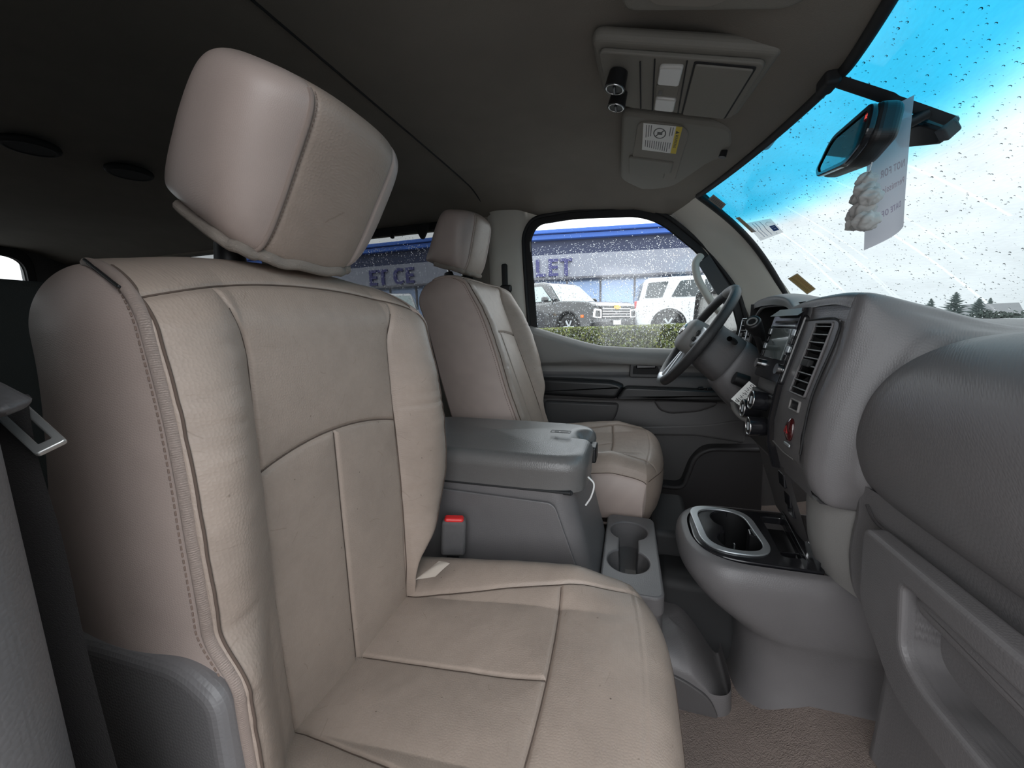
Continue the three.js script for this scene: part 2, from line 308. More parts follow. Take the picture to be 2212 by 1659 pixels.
function makeSeat(label, driver) {
  const t = thing('front_seat', label, 'car seat', 'front seats of the van');
  wing = driver ? 0 : 1;
  const backParts = driver ? makeBack(300, 220) : makeBack(460, 330);
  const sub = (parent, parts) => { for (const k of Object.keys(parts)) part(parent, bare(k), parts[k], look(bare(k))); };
  const B = new THREE.Group(); B.name = 'backrest'; t.add(B); sub(B, backParts);
  for (const sg of [1, -1]) {
    part(B, 'piping', tube(edgePts(sg), 0.0056, 220, 10), M.piping, 'rounded leather cord along the edge of the side panel');
    part(B, 'seam', seamTube(range(0.03, 0.94, 60, (v) => backPoint(sg * 0.588, v).add(V(0.0008, 0, 0))), 0.0016), M.seam);
    const st = part(B, 'stitching', stitches(edgePts(sg, 0.014).map((p) => p.add(V(0, 0, sg * 0.0006))), [0, 0, 0], 0.0068, 0.0044, 0.0015), M.thread); st.userData.kind = 'stuff';
  }
  for (const s of [0.065, -0.065]) { part(B, 'headrest_sleeve', moved(new THREE.CylinderGeometry(0.017, 0.02, 0.03, 24), -0.105, 0.622, s), M.black); part(B, 'headrest_post', moved(new THREE.CylinderGeometry(0.006, 0.006, 0.14, 16), -0.1, 0.65, s), M.chrome); }
  for (const L of backSeamsOf()) part(B, 'seam', seamTube(L), M.seam);
  const H = new THREE.Group(); H.name = 'headrest'; t.add(H); sub(H, headParts);
  part(H, 'fleece_strip', tube(range(-0.26, 0.30, 40, (u) => headPoint(u, 0.075 + 0.006 * Math.sin(u * 90)).addScaledVector(HRa, -0.006).addScaledVector(HRb, -0.002)), 0.0085, 120, 10), M.fleece, 'fuzzy pale strip under the headrest');
  part(H, 'piping', tube(headSeam(1, 1), 0.003, 140, 8), M.piping);
  for (const sg of [1]) {
    part(H, 'piping', tube(headSeam(sg), 0.0032, 140, 8), M.piping);
    const st = part(H, 'stitching', stitches(headSeam(sg).map((p) => p.add(V(0.002, 0.001, -sg * 0.006))), [0, 0, 0], 0.006, 0.0036, 0.0009), M.thread); st.userData.kind = 'stuff';
  }
  const C = new THREE.Group(); C.name = 'seat_cushion'; t.add(C);
  sub(C, cushParts);
  for (const L of cushSeams) part(C, 'seam', seamTube(L), M.seam);
  C.position.set(0.44, 0, 0); C.children.forEach((m) => m.position.set(0, -0.45, 0));
  part(C, 'lower_piping', tube([-0.4, -0.25, -0.1, 0, 0.035, 0.058, 0.062, 0.058, 0.035, 0, -0.1, -0.25, -0.4].map((x, i, L) => { const k = i - 6; return V(x, -0.2, Math.sign(k) * Math.min(0.278, [0, 0.1, 0.2, 0.255, 0.276, 0.278, 0.278][Math.abs(k)])); }), 0.0045, 120, 8), M.piping);
  return t;
}
const seat = makeSeat('nearer front passenger seat in worn beige leather with a tall rounded headrest');
seat.position.set(hingeX, hingeY, seatZ);
const seatSide = part(seat, 'side_cover', extrude(roundShape([[-0.30, 0.16], [-0.14, 0.19], [0.03, 0.196], [0.077, 0.17], [0.078, -0.02], [0.082, -0.25], [-0.30, -0.25]], [0.03, 0.1, 0.05, 0.02, 0.02, 0.02, 0.02]), 0.036, 0.014, 5).translate(0, 0, 0.24), M.plastic, 'grey plastic cover below the side panel');
part(seat, 'lining_flap', gridGeo(10, 6, (u, v) => { const a = V(-0.4019, 0.47, 0.3985), b = V(-0.3697, 0.49, 0.3587), c = V(-0.3455, 0.488, 0.3572), d = V(-0.3646, 0.474, 0.3855); return a.clone().lerp(b, v).lerp(d.clone().lerp(c, v), u).add(V(-hingeX, -hingeY + 0.006 * Math.sin(u * 3) * Math.sin(v * 3), -seatZ)); }), std(0.42, 0.36, 0.31, 0.9), 'pale lining showing between backrest and cushion');
{ // airbag tag folded into the seam by the shoulder
  const a = backPoint(0.603, 0.972), b = backPoint(0.603, 0.875), d = b.clone().sub(a), tag = frameM(a.clone().add(b).multiplyScalar(0.5), d, V(0.25, 0.5, 1));
  const L = d.length();
  const g = part(seat, 'airbag_tag', rbox(L, 0.016, 0.003, 0.0012).applyMatrix4(tag), M.black, 'black woven tag with white lettering sewn into the shoulder seam');
  const tx = canvasTex(256, 40, (c) => { c.fillStyle = '#111'; c.fillRect(0, 0, 256, 40); c.fillStyle = '#d8d0c4'; c.font = 'bold 26px sans-serif'; c.fillText('SRS AIRBAG', 40, 30); });
  part(g, 'tag_print', new THREE.PlaneGeometry(L * 0.86, 0.0125).translate(0, 0, 0.0019).applyMatrix4(tag), std(1, 1, 1, 0.8, { map: tx }));
}
const seat2 = makeSeat('driver seat in beige leather behind the steering wheel, beyond the console box', true);
seat2.position.set(hingeX + 0.045, hingeY + 0.05, -0.515);

for (const o of seat2.children) if (o.name === 'backrest' || o.name === 'headrest') { o.rotation.z = 0.33; o.scale.setScalar(1.04); o.position.set(0.0, o.name === 'headrest' ? 0.088 : 0.09, 0); }

// ---------------------------------------------------------------- the body: floor, roof lining, pillars, door, windows
struct('floor', gridGeo(120, 160, (u, v) => { const x = lerp(-4.2, 0.95, u), z = lerp(-0.98, 0.98, v); return V(x, 0.03 + 0.006 * (fbm(x * 6, z * 6) - 0.5) + 0.072 * ss(0.26, 0.40, x) + 0.08 * ss(0.55, 0.95, x), z); }, (u, v, p) => [p.x, p.z]), M.carpet);
struct('floor_pan', rbox(5.2, 0.06, 2.0, 0.01).translate(-1.62, -0.035, 0), M.rubber);

const headerX = (z) => 0.39 - 0.15 * Math.abs(z / 0.8) ** 1.35;
const linerEdge = (x) => interp([[-0.72, 1.545], [-0.53, 1.53], [-0.45, 1.50], [-0.27, 1.50], [0.0, 1.478], [0.12, 1.44], [0.2, 1.44], [0.27, 1.455], [0.4, 1.465]], x);
const roofY = (x) => 1.605 - 0.03 * ss(-0.3, 0.0, x) - 0.12 * ss(-0.02, 0.385, x);
function linerPoint(u, v) { // u across, v from the seam forward
  const zz = lerp(-0.965, 0.965, u), z = Math.sign(zz) * Math.min(0.965, Math.abs(zz)), a = Math.abs(z) / 0.965;
  const x = lerp(-0.72, headerX(z), v), k = ss(0.74, 1.0, a) * 0.55 + 0.45 * a ** 5;
  const e = ss(0.75, 1, v) * ss(0.9, 0.8, Math.abs(z)); // meets the top of the windscreen
  return V(x + 0.014 * e, lerp(lerp(roofY(x), linerEdge(x), k), 1.452 + 0.012 * (z / 0.8) ** 2, e), z);
}
const uvXZ = (u, v, p) => [p.x, p.z];
struct('ceiling_front', gridGeo(120, 90, linerPoint, uvXZ), M.cloth);
{
  const rear = (u, v) => { const z = lerp(-0.975, 0.975, u), a = Math.abs(z) / 0.975, x = lerp(-4.3, -0.708, v), k = 0.55 * ss(0.74, 1, a) + 0.45 * a ** 5; return V(x, lerp(1.618 + 0.012 * Math.sin(x * 3), 1.53, k), z); };
  struct('ceiling_rear', gridGeo(100, 120, rear, uvXZ), M.cloth);
  const seam = []; for (let i = 0; i <= 40; i++) seam.push(linerPoint(i / 40, 0).add(V(0.001, -0.001, 0)));
  struct('trim_1', tube(seam, 0.0032, 160, 8), M.rubber);
  struct('roof_skin', rbox(4.9, 0.05, 2.06, 0.02).translate(-1.9, 1.7, 0), M.white);
}
// windscreen and its black rim
const wsTop = (z) => V(headerX(z) + 0.004, 1.458 + 0.012 * (z / 0.8) ** 2, z), wsBase = (z) => V(1.06 - 0.4 * Math.abs(z / 0.86) ** 2.2, 0.922 + 0.10 * Math.abs(z / 0.86) ** 3, z);
function wsPoint(u, v) { const a = wsBase(lerp(-0.9, 0.9, u)), b = wsTop(lerp(-0.80, 0.80, u)); const p = a.lerp(b, v); return p.add(V(0.03, 0.035, 0).multiplyScalar(Math.sin(v * Math.PI) * 0.8)); }
const wsTex = canvasTex(512, 1024, (c, w, h) => {
  const im = c.createImageData(w, h), d = im.data;
  for (let j = 0; j < h; j++) for (let i = 0; i < w; i++) {
    const v = 1 - j / h, u = i / w, line = 0.63 + 0.085 * Math.sin(u * 3.1);
    const k = ss(line - 0.075, line + 0.05, v), deep = ss(line - 0.0, line + 0.12, v), o = (j * w + i) * 4;
    const n = 0.94 + 0.06 * vnoise(i / 20, j / 60) + 0.03 * (vnoise(i / 3, j / 3) - 0.5), base = 140;
    d[o] = lerp(base, lerp(78, 30, deep), k) * n; d[o + 1] = lerp(base + 6, lerp(140, 113, deep), k) * n; d[o + 2] = lerp(base + 7, lerp(158, 139, deep), k) * n; d[o + 3] = 255;
  }
  c.putImageData(im, 0, 0);
  for (let i = 0; i < 26; i++) { // wiped streaks
    c.strokeStyle = `rgba(255,255,255,${0.04 + rnd() * 0.1})`; c.lineWidth = 0.8 + rnd() * 1.6; const x = rnd() * w, y0 = h * (0.15 + rnd() * 0.5); c.beginPath(); c.moveTo(x, y0); c.quadraticCurveTo(x + 6, y0 + 150, x + 14, Math.min(h, y0 + 260 + rnd() * 300)); c.stroke();
  }
});
wsTex.wrapS = wsTex.wrapT = THREE.ClampToEdgeWrapping;
const window1 = struct('window_1', gridGeo(60, 40, wsPoint), std(1, 1, 1, 0.12, { map: wsTex, transmission: 1, thickness: 0, ior: 1.45, side: THREE.DoubleSide }));
{ // ceramic rim
  const rim = [], wide = 0.022;
  for (let i = 0; i <= 40; i++) rim.push([i / 40, 1]); for (let i = 1; i <= 30; i++) rim.push([1, 1 - i / 30]); for (let i = 1; i <= 40; i++) rim.push([1 - i / 40, 0]); for (let i = 1; i < 30; i++) rim.push([0, i / 30]);
  const pts = rim.map(([u, v]) => wsPoint(lerp(0.004, 0.996, u), lerp(0.01, 0.992, v)).add(V(-0.006, -0.006, 0)));
  struct('trim_2', new THREE.TubeGeometry(new THREE.CatmullRomCurve3(pts, true, 'centripetal'), 360, 0.0115, 8, true), M.rubber);
}

// outline of the driver's window, (x, y) at the glass
const winO = [[-0.512, 1.40], [-0.468, 1.472], [-0.282, 1.481], [0.019, 1.46], [0.121, 1.416], [0.282, 1.27], [0.42, 1.08], [0.47, 0.90], [0.36, 0.805], [0.159, 0.812], [-0.145, 0.829], [-0.308, 0.872], [-0.484, 0.93]];
const glassZ = -0.985;
const sideGlass = (k) => std(k, k * 1.02, k * 1.02, 0.09, { transmission: 1, thickness: 0, ior: 1.45 });
struct('window_2', extrude(roundShape(winO.map(([x, y]) => [x * 1.02, y + (y > 1.1 ? 0.02 : -0.04)]), 0.03), 0.004, 0).translate(0, 0, glassZ - 0.004), sideGlass(0.82));
{ // black weather seal round the opening
  const grow = (d) => winO.map(([x, y]) => { const cx = -0.06, cy = 1.13, l = Math.hypot(x - cx, y - cy); return [x + (x - cx) / l * d, y + (y - cy) / l * d]; });
  const r = [0.05, 0.06, 0.05, 0.06, 0.06, 0.03, 0.05, 0.04, 0.04, 0.02, 0.05, 0.05, 0.03];
  const seal = struct('trim_3', extrude(ringShape(roundShape(grow(0.034), r), roundShape(winO, r, THREE.Path)), 0.03, 0.008, 3).translate(0, 0, glassZ - 0.002), M.rubber);
  const loop = roundShape(grow(0.03), r).getPoints(6).map((p) => V(p.x, p.y, glassZ + 0.03));
  part(seal, 'seal_bead', tube(loop.filter((_, i) => i % 2 === 0), 0.009, 200, 8, true), M.rubber);
}
// driver's door
const door = struct('door_1');
{
  const sill = (x) => interp([[-0.56, 0.955], [-0.484, 0.925], [-0.308, 0.868], [-0.22, 0.842], [-0.145, 0.825], [0.0, 0.815], [0.159, 0.808], [0.4, 0.80], [0.75, 0.80]], x);
  const prof = (x) => { const s = sill(x); return [[-0.958, s + 0.03], [-0.944, s + 0.024], [-0.922, s + 0.004], [-0.912, s - 0.022], [-0.916, Math.min(s - 0.05, 0.785)], [-0.935, 0.765], [-0.952, 0.752], [-0.955, 0.73], [-0.95, 0.71], [-0.935, 0.69], [-0.93, 0.60], [-0.94, 0.58], [-0.935, 0.53], [-0.93, 0.47], [-0.936, 0.44], [-0.946, 0.42], [-0.948, 0.3], [-0.945, 0.1]]; };
  const pg = gridGeo(90, 110, (u, v) => { const x = lerp(-0.57, 0.78, u); return crV(prof(x).map(([z, y]) => V(x, y, z)), v); }, (u, v, p) => [p.x, p.y], (u, v) => (v < 0.43 ? 'upper' : 'lower'));
  part(door, 'upper_door_panel', pg.upper, M.plasticLight); part(door, 'lower_door_panel', pg.lower, M.door);  // one panel in two tones: window light is put into the paler upper half
  part(door, 'door_skin', rbox(1.36, 0.95, 0.03, 0.01).translate(0.1, 0.32, -1.02), M.white);
  // arm rest: two black mouldings
  part(door, 'armrest', extrude(roundShape([[-0.46, 0.61], [-0.46, 0.70], [-0.085, 0.688], [-0.03, 0.665], [-0.07, 0.60], [-0.25, 0.603]], [0.02, 0.03, 0.05, 0.02, 0.02, 0.1]), 0.075, 0.02, 5).translate(0, 0, -0.955), M.black, 'black padded arm rest');
  part(door, 'pull_handle', extrude(roundShape([[-0.068, 0.602], [-0.03, 0.662], [0.10, 0.66], [0.42, 0.652], [0.44, 0.63], [0.40, 0.602]], [0.01, 0.02, 0.05, 0.02, 0.02, 0.02]), 0.085, 0.012, 4).translate(0, 0, -0.955), M.black, 'black pull handle ahead of the arm rest');
  part(door, 'handle_bezel', extrude(ringShape(roundShape([[-0.012, 0.70], [-0.008, 0.775], [0.13, 0.772], [0.15, 0.70]], 0.014), roundShape([[0.0, 0.712], [0.004, 0.763], [0.12, 0.76], [0.136, 0.712]], 0.012, THREE.Path)), 0.022, 0.004).translate(0, 0, -0.956), M.black);
  part(door, 'handle_cup', rbox(0.14, 0.06, 0.004, 0.002).translate(0.068, 0.738, -0.953), M.rubber);
  part(door, 'door_handle', extrude(roundShape([[0.02, 0.742], [0.02, 0.765], [0.11, 0.763], [0.112, 0.745]], 0.008), 0.016, 0.005, 3).translate(0, 0, -0.95), M.gloss, 'black inside door handle');
  const pocket = (pts, d) => extrude(roundShape(pts, 0.02), d, 0.012, 4).translate(0, 0, -0.955);
  part(door, 'map_pocket', pocket([[-0.43, 0.44], [-0.43, 0.575], [-0.055, 0.572], [-0.065, 0.52], [-0.10, 0.455]], 0.05), M.plasticDark);
  part(door, 'map_pocket', pocket([[0.10, 0.595], [0.13, 0.545], [0.18, 0.53], [0.30, 0.545], [0.37, 0.575], [0.38, 0.595]], 0.048), M.plasticDark);
  part(door, 'lower_trim', extrude(roundShape([[-0.05, 0.455], [0.2, 0.475], [0.35, 0.49], [0.5, 0.52], [0.5, 0.40], [0.3, 0.425], [-0.05, 0.41]], 0.02), 0.03, 0.012, 4).translate(0, 0, -0.958), M.door);
  // storage bin low down beside the pedals
  part(door, 'storage_bin', extrude(roundShape([[-0.1, 0.05], [-0.1, 0.19], [0.235, 0.19], [0.275, 0.32], [0.33, 0.385], [0.56, 0.40], [0.57, 0.03]], [0.02, 0.02, 0.03, 0.08, 0.05, 0.02, 0.02]), 0.085, 0.006, 2).translate(0, 0, -0.955), M.bin);
  part(door, 'bin_lip', tube([V(-0.1, 0.19, -0.875), V(0.1, 0.19, -0.872), V(0.232, 0.192, -0.87), V(0.262, 0.26, -0.87), V(0.29, 0.34, -0.87), V(0.34, 0.378, -0.87), V(0.45, 0.39, -0.87), V(0.56, 0.395, -0.87)], 0.011, 80, 8), M.bin);
  for (const [x, y] of [[0.335, 0.658], [0.30, 0.66]]) part(door, 'window_switch', rbox(0.022, 0.012, 0.018, 0.003).translate(x, y, -0.89), M.gloss);
}
struct('tunnel', mergeGeometries([rbox(0.24, 0.24, 0.42, 0.03).translate(0.20, 0.13, -0.27), rbox(0.12, 0.09, 0.3, 0.02).translate(0.13, 0.28, -0.33)]), M.rubber);
struct('firewall', rbox(0.04, 1.0, 1.96, 0.01).translate(1.06, 0.39, 0), M.rubber);
struct('wall_front_left', rbox(0.5, 1.0, 0.03, 0.01).translate(0.83, 0.39, -0.985), M.rubber);
// pillars on the driver's side
{
  const pp = (u, v) => { const y = lerp(0.02, 1.56, v), xs = [-0.74, -0.715, -0.68, -0.6, -0.56, -0.535, -0.505], zs = [-0.99, -0.962, -0.945, -0.942, -0.947, -0.96, -0.985], q = u * 6, i = Math.min(5, Math.floor(q)); return V(cr(xs[Math.max(0, i - 1)], xs[i], xs[i + 1], xs[Math.min(6, i + 2)], q - i) + 0.02 * ss(1.3, 0.6, y), y, cr(zs[Math.max(0, i - 1)], zs[i], zs[i + 1], zs[Math.min(6, i + 2)], q - i)); };
  struct('trim_4', gridGeo(40, 30, pp, (u, v, p) => [p.x, p.y]), M.trim);
  struct('trim_12', rbox(0.13, 0.07, 0.03, 0.006).translate(-0.47, 1.525, -0.99), M.trim);
  // front pillar: from the dashboard up to the roof, between side window and windscreen
  const A = [V(0.06, 1.535, -0.955), V(0.165, 1.44, -0.955), V(0.30, 1.275, -0.955), V(0.42, 1.12, -0.955), V(0.50, 0.96, -0.95)];
  const Bm = [V(0.10, 1.545, -0.90), V(0.205, 1.455, -0.90), V(0.345, 1.29, -0.905), V(0.475, 1.12, -0.91), V(0.56, 0.98, -0.915)];
  const Cc = [V(0.15, 1.545, -0.84), V(0.25, 1.465, -0.85), V(0.385, 1.315, -0.865), V(0.52, 1.145, -0.875), V(0.62, 1.0, -0.885)];
  const D = [V(0.18, 1.55, -0.79), V(0.275, 1.47, -0.815), V(0.41, 1.335, -0.845), V(0.545, 1.165, -0.87), V(0.665, 1.0, -0.895)];
  struct('trim_5', netGeo([A, Bm, Cc, D], 50, 24), M.trim);
  struct('trim_11', netGeo([A, Bm, Cc, D].map((L) => L.map((p) => V(p.x, p.y, -p.z))), 50, 24), M.trim);
  struct('trim_6', netGeo([A.map((p) => p.clone().add(V(-0.03, 0, -0.06))), A], 30, 6), M.trim);
}
// passenger's side ahead of the open doorway, and the door itself, swung out
struct('wall_front_right', rbox(0.45, 1.05, 0.05, 0.01).translate(0.86, 0.42, 1.03), M.rubber);
{
  const d2 = struct('door_2'), W = new THREE.Matrix4().makeRotationY(-1.15).setPosition(0.66, 0, 1.05), sh = roundShape([[0.0, -0.05], [1.0, -0.05], [1.0, 1.2], [0.92, 1.47], [0.45, 1.47], [0.0, 0.95]], 0.05);
  sh.holes.push(roundShape([[0.14, 0.86], [0.92, 0.86], [0.90, 1.40], [0.5, 1.40]], 0.05, THREE.Path));
  part(d2, 'door_panel', extrude(sh, 0.09, 0.02, 3).applyMatrix4(W), M.door); part(d2, 'door_glass', extrude(roundShape([[0.12, 0.85], [0.93, 0.85], [0.91, 1.42], [0.49, 1.42]], 0.05), 0.004, 0).translate(0, 0, 0.05).applyMatrix4(W), sideGlass(0.8));
}
// side wall behind the driver with its long window, back wall, passenger's side
{
  const holed = (w, holes, d, z) => { const s = roundShape(w, 0.002); for (const h of holes) s.holes.push(roundShape(h, 0.06, THREE.Path)); return extrude(s, d, 0).translate(0, 0, z); };
  const rect = (a, b, c, d) => [[a, b], [a, d], [c, d], [c, b]];
  struct('wall_left', holed(rect(-4.3, 0, -0.66, 1.58), [rect(-2.2, 0.93, -0.86, 1.497), rect(-3.9, 0.93, -2.3, 1.512)], 0.05, -1.03), M.cloth);
  struct('wall_right', holed(rect(-4.3, 0, -0.42, 1.62), [rect(-2.2, 0.93, -0.9, 1.5), rect(-3.9, 0.93, -2.3, 1.5)], 0.05, 0.98), M.cloth);
  const bw = holed(rect(-1.02, 0, 1.02, 1.66), [rect(-0.71, 0.98, -0.06, 1.56), rect(0.06, 0.98, 0.71, 1.56)], 0.05, 0).rotateY(Math.PI / 2).translate(-4.3, 0, 0);
  struct('wall_back', bw, M.plasticDark);
  const tint = sideGlass(0.33), pane = (a, b, c, d) => extrude(roundShape(rect(a, b, c, d), 0.06), 0.004, 0);
  struct('window_3', pane(-2.21, 0.92, -0.85, 1.51).translate(0, 0, -1.012), tint); struct('window_4', pane(-3.91, 0.92, -2.29, 1.52).translate(0, 0, -1.012), tint);
  struct('window_5', pane(-2.21, 0.92, -0.89, 1.51).translate(0, 0, 1.008), tint); struct('window_6', pane(-3.91, 0.92, -2.29, 1.51).translate(0, 0, 1.008), tint);
  for (const [n, a, b] of [['window_7', -0.72, -0.05], ['window_8', 0.05, 0.72]]) struct(n, pane(a, 0.97, b, 1.57).rotateY(Math.PI / 2).translate(-4.28, 0, 0), sideGlass(0.7));
  struct('trim_7', extrude(ringShape(roundShape(rect(-2.23, 0.90, -0.83, 1.53), 0.07), roundShape(rect(-2.2, 0.93, -0.86, 1.497), 0.06, THREE.Path)), 0.03, 0.004).translate(0, 0, -0.985), M.rubber);
  const backRim = (a, b) => extrude(ringShape(roundShape(rect(a - 0.07, 0.91, b + 0.04, 1.63), 0.15), roundShape(rect(a, 0.98, b, 1.56), 0.12, THREE.Path)), 0.04, 0.006).rotateY(Math.PI / 2).translate(-4.25, 0, 0);
  struct('trim_8', backRim(-0.71, -0.06), M.rubber); struct('trim_9', backRim(0.06, 0.71), M.rubber);
  // jamb of the open passenger door: the pillar beside the camera
  struct('trim_10', extrude(roundShape([[-0.62, 0.872], [-0.375, 0.872], [-0.33, 0.9], [-0.30, 1.02], [-0.62, 1.02]], [0.01, 0.02, 0.03, 0.01, 0.01]), 1.62, 0.006, 3).rotateX(Math.PI / 2).translate(0, 1.62, 0), M.plastic);
}

// ---------------------------------------------------------------- console box between the seats
{
  const t = thing('console_box', 'grey storage console with padded armrest lid standing between the two front seats', 'console');
  const face = (y) => interp([[0.03, -0.02], [0.3, -0.062], [0.54, -0.12], [0.58, -0.125]], y);
  const body = (u, v) => { const y = lerp(0.03, 0.578, v), xf = face(y), z1 = 0.172 + 0.012 * (1 - v), a = u * 2 - 1, q = Math.abs(a), sg = Math.sign(a); // round the front corners
    if (q > 0.42) return V(lerp(xf - 0.05, -0.62, (q - 0.42) / 0.58), y, z1 * sg);
    const p = clamp(q / 0.42, 0, 1), c = 0.62; if (p < c) return V(xf, y, (z1 - 0.05) * (p / c) * sg); const w = (p - c) / (1 - c) * Math.PI / 2; return V(xf - 0.05 + 0.05 * Math.cos(w), y, (z1 - 0.05 + 0.05 * Math.sin(w)) * sg); };
  part(t, 'base', gridGeo(120, 24, (u, v) => body(u, v), (u, v, p) => [p.x + p.z, p.y]), M.plastic);
  part(t, 'lid_gap', rbox(0.5, 0.006, 0.346, 0.002).translate(-0.378, 0.579, 0), M.rubber);
  part(t, 'base_top', rbox(0.5, 0.01, 0.33, 0.004).translate(-0.375, 0.575, 0), M.rubber);
  const sp = roundShape([[-0.6, 0.06], [-0.6, 0.566], [-0.165, 0.556], [-0.098, 0.36], [-0.085, 0.06]], [0.01, 0.01, 0.02, 0.01, 0.01]);
  part(t, 'side_panel', extrude(sp, 0.006, 0.0018).translate(0, 0, 0.178), M.plastic);
  // lid: a padded slab with rounded front corners and a finger notch
  const L = (u, v) => { // u round the outline, v: bottom edge, side, top
    const ang = u * Math.PI * 2, n = 2 / 7, cx = Math.cos(ang), sz = Math.sin(ang), sx = Math.sign(cx) * Math.abs(cx) ** n, s = Math.sign(sz) * Math.abs(sz) ** n;
    const q = v < 0.42 ? 0 : (v - 0.42) / 0.58, h = v < 0.3 ? lerp(0.578, 0.632, v / 0.3) : v < 0.42 ? 0.632 + 0.03 * Math.sin((v - 0.3) / 0.12 * 1.571) : 0.662;
    const ins = v < 0.3 ? 0.004 * Math.sin((1 - v / 0.3) * 1.57) : v < 0.42 ? 0.028 * (1 - Math.cos((v - 0.3) / 0.12 * 1.571)) : 0.028;
    const k = 1 - q; let x = -0.37 + (0.277 - ins) * sx * k, z = (0.176 - ins) * s * k, y = h + 0.010 * q * q + 0.012 * (-0.37 - x);
    const notch = gauss(z + 0.055, 0.028) * ss(-0.165, -0.105, x); y -= 0.05 * notch * ss(0.6, 0.66, h); x -= 0.02 * gauss(z + 0.055, 0.03) * ss(-0.12, -0.09, x);
    return V(x, y, z); };
  const lid = part(t, 'armrest_lid', gridGeo(200, 60, L, (u, v, p) => [p.x, p.z + p.y]), M.lid);
  part(lid, 'latch', rbox(0.02, 0.045, 0.06, 0.006).translate(-0.098, 0.607, -0.05), M.black, 'black release latch under the lid front');
  part(lid, 'latch_spring', tube([V(-0.092, 0.61, 0.14), V(-0.08, 0.59, 0.13), V(-0.087, 0.555, 0.125), V(-0.10, 0.53, 0.12)], 0.0022, 30, 6), M.white, 'thin white strip hanging below the latch');
  part(lid, 'lid_badge', extrude(ringShape(roundShape([[0, 0], [0.055, 0], [0.055, 0.022], [0, 0.022]], 0.002), roundShape([[0.002, 0.002], [0.053, 0.002], [0.053, 0.02], [0.002, 0.02]], 0.001, THREE.Path)), 0.0014, 0).rotateX(-Math.PI / 2).translate(-0.21, 0.6715, 0.0), M.black);
  part(lid, 'badge_mark', mergeGeometries([rbox(0.022, 0.0012, 0.004, 0.0005).translate(-0.172, 0.672, -0.011), rbox(0.012, 0.0012, 0.010, 0.0005).translate(-0.193, 0.672, -0.011)]), M.black);
}
// small cup tray on the floor ahead of the console box
{
  const t = thing('cup_tray', 'small grey floor tray with two joined cup wells in front of the console box', 'cup holder');
  const s = roundShape([[-0.066, -0.22], [0.075, -0.22], [0.082, 0.16], [-0.066, 0.16]], 0.03);
  const h = new THREE.Path(); const c1 = [0.0, -0.125, 0.052], c2 = [0.0, 0.03, 0.052], wS = 0.025;
  const a1 = Math.asin(wS / c1[2]), a2 = a1; 
  h.absarc(c1[0], c1[1], c1[2], Math.PI / 2 + a1, Math.PI / 2 - a1 + Math.PI * 2, false); h.absarc(c2[0], c2[1], c2[2], -Math.PI / 2 + a2, -Math.PI / 2 - a2 + Math.PI * 2, false); h.closePath();
  s.holes.push(h);
  const top = 0.345;
  part(t, 'top_plate', extrude(s, 0.05, 0.006, 3, 40).rotateX(Math.PI / 2).translate(0, top, 0), M.plastic);
  const well = h.getPoints(40);
  part(t, 'cup_well', gridGeo(well.length - 1, 8, (u, v) => { const p = well[Math.round(u * (well.length - 1))]; return V(lerp(p.x, p.x * 0.86, v), top - 0.004 - 0.085 * v, p.y); }), M.plastic);
  part(t, 'well_floor', rbox(0.12, 0.006, 0.3, 0.002).translate(0, top - 0.086, -0.045), M.plastic);
  part(t, 'skirt', gridGeo(60, 6, (u, v) => { const q = u * 6.2832, n = 2 / 6, cx = Math.cos(q), sz = Math.sin(q); return V(0.008 + 0.072 * (1 + 0.06 * v) * Math.sign(cx) * Math.abs(cx) ** n, lerp(top - 0.02, 0.195, v), -0.03 + 0.19 * (1 + 0.05 * v) * Math.sign(sz) * Math.abs(sz) ** n); }), M.plastic);
  part(t, 'well_label', rbox(0.035, 0.0015, 0.04, 0.0005).translate(0.01, top - 0.0815, -0.035), M.plasticLight);
}
// seat mount cover ahead of the passenger cushion
{
  const f = (u, v) => { const q = u * Math.PI * 2, n = 2 / 5, cx = Math.cos(q), sz = Math.sin(q), k = v < 0.6 ? 1 : Math.max(0, Math.cos((v - 0.6) / 0.4 * 1.5708)) ** 0.6, y = v < 0.6 ? lerp(0.03, 0.13, v / 0.6) : 0.13 + 0.05 * Math.sin((v - 0.6) / 0.4 * 1.5708); const x = 0.105 + (0.135 + 0.01 * (1 - v)) * Math.sign(cx) * Math.abs(cx) ** n * k; return V(x, y - 0.12 * ss(0.12, 0.26, x) * ss(0.3, 0.8, v), 0.0 + 0.12 * Math.sign(sz) * Math.abs(sz) ** n * k); };
  const t = thing('mount_cover', 'rounded grey plastic cover on the carpet in front of the passenger cushion', 'cover');
  part(t, 'shell', gridGeo(120, 40, f, (u, v, p) => [p.x + p.z, p.y]), M.plastic);
  part(t, 'side_insert', extrude(roundShape([[-0.0, 0.035], [-0.0, 0.135], [0.12, 0.125], [0.19, 0.085], [0.21, 0.035]], [0.01, 0.02, 0.05, 0.05, 0.01]), 0.01, 0.004).translate(0, 0, 0.116), M.plasticDark, 'darker panel set in the side');
}
// buckle beside the passenger cushion
{
  const t = thing('seat_belt_buckle', 'grey seat belt buckle with red release button beside the passenger seat', 'buckle');
  t.position.set(-0.402, 0.47, 0.225); t.rotation.set(0.1, 0.35, -0.12);
  part(t, 'housing', rbox(0.058, 0.095, 0.03, 0.009, 5).translate(0, -0.005, 0), M.plastic);
  part(t, 'release_button', rbox(0.046, 0.022, 0.021, 0.006, 4).translate(0, 0.037, 0.001), M.red, 'red release button');
  part(t, 'stalk', rbox(0.03, 0.12, 0.014, 0.004).translate(0, -0.1, 0), M.black);
}
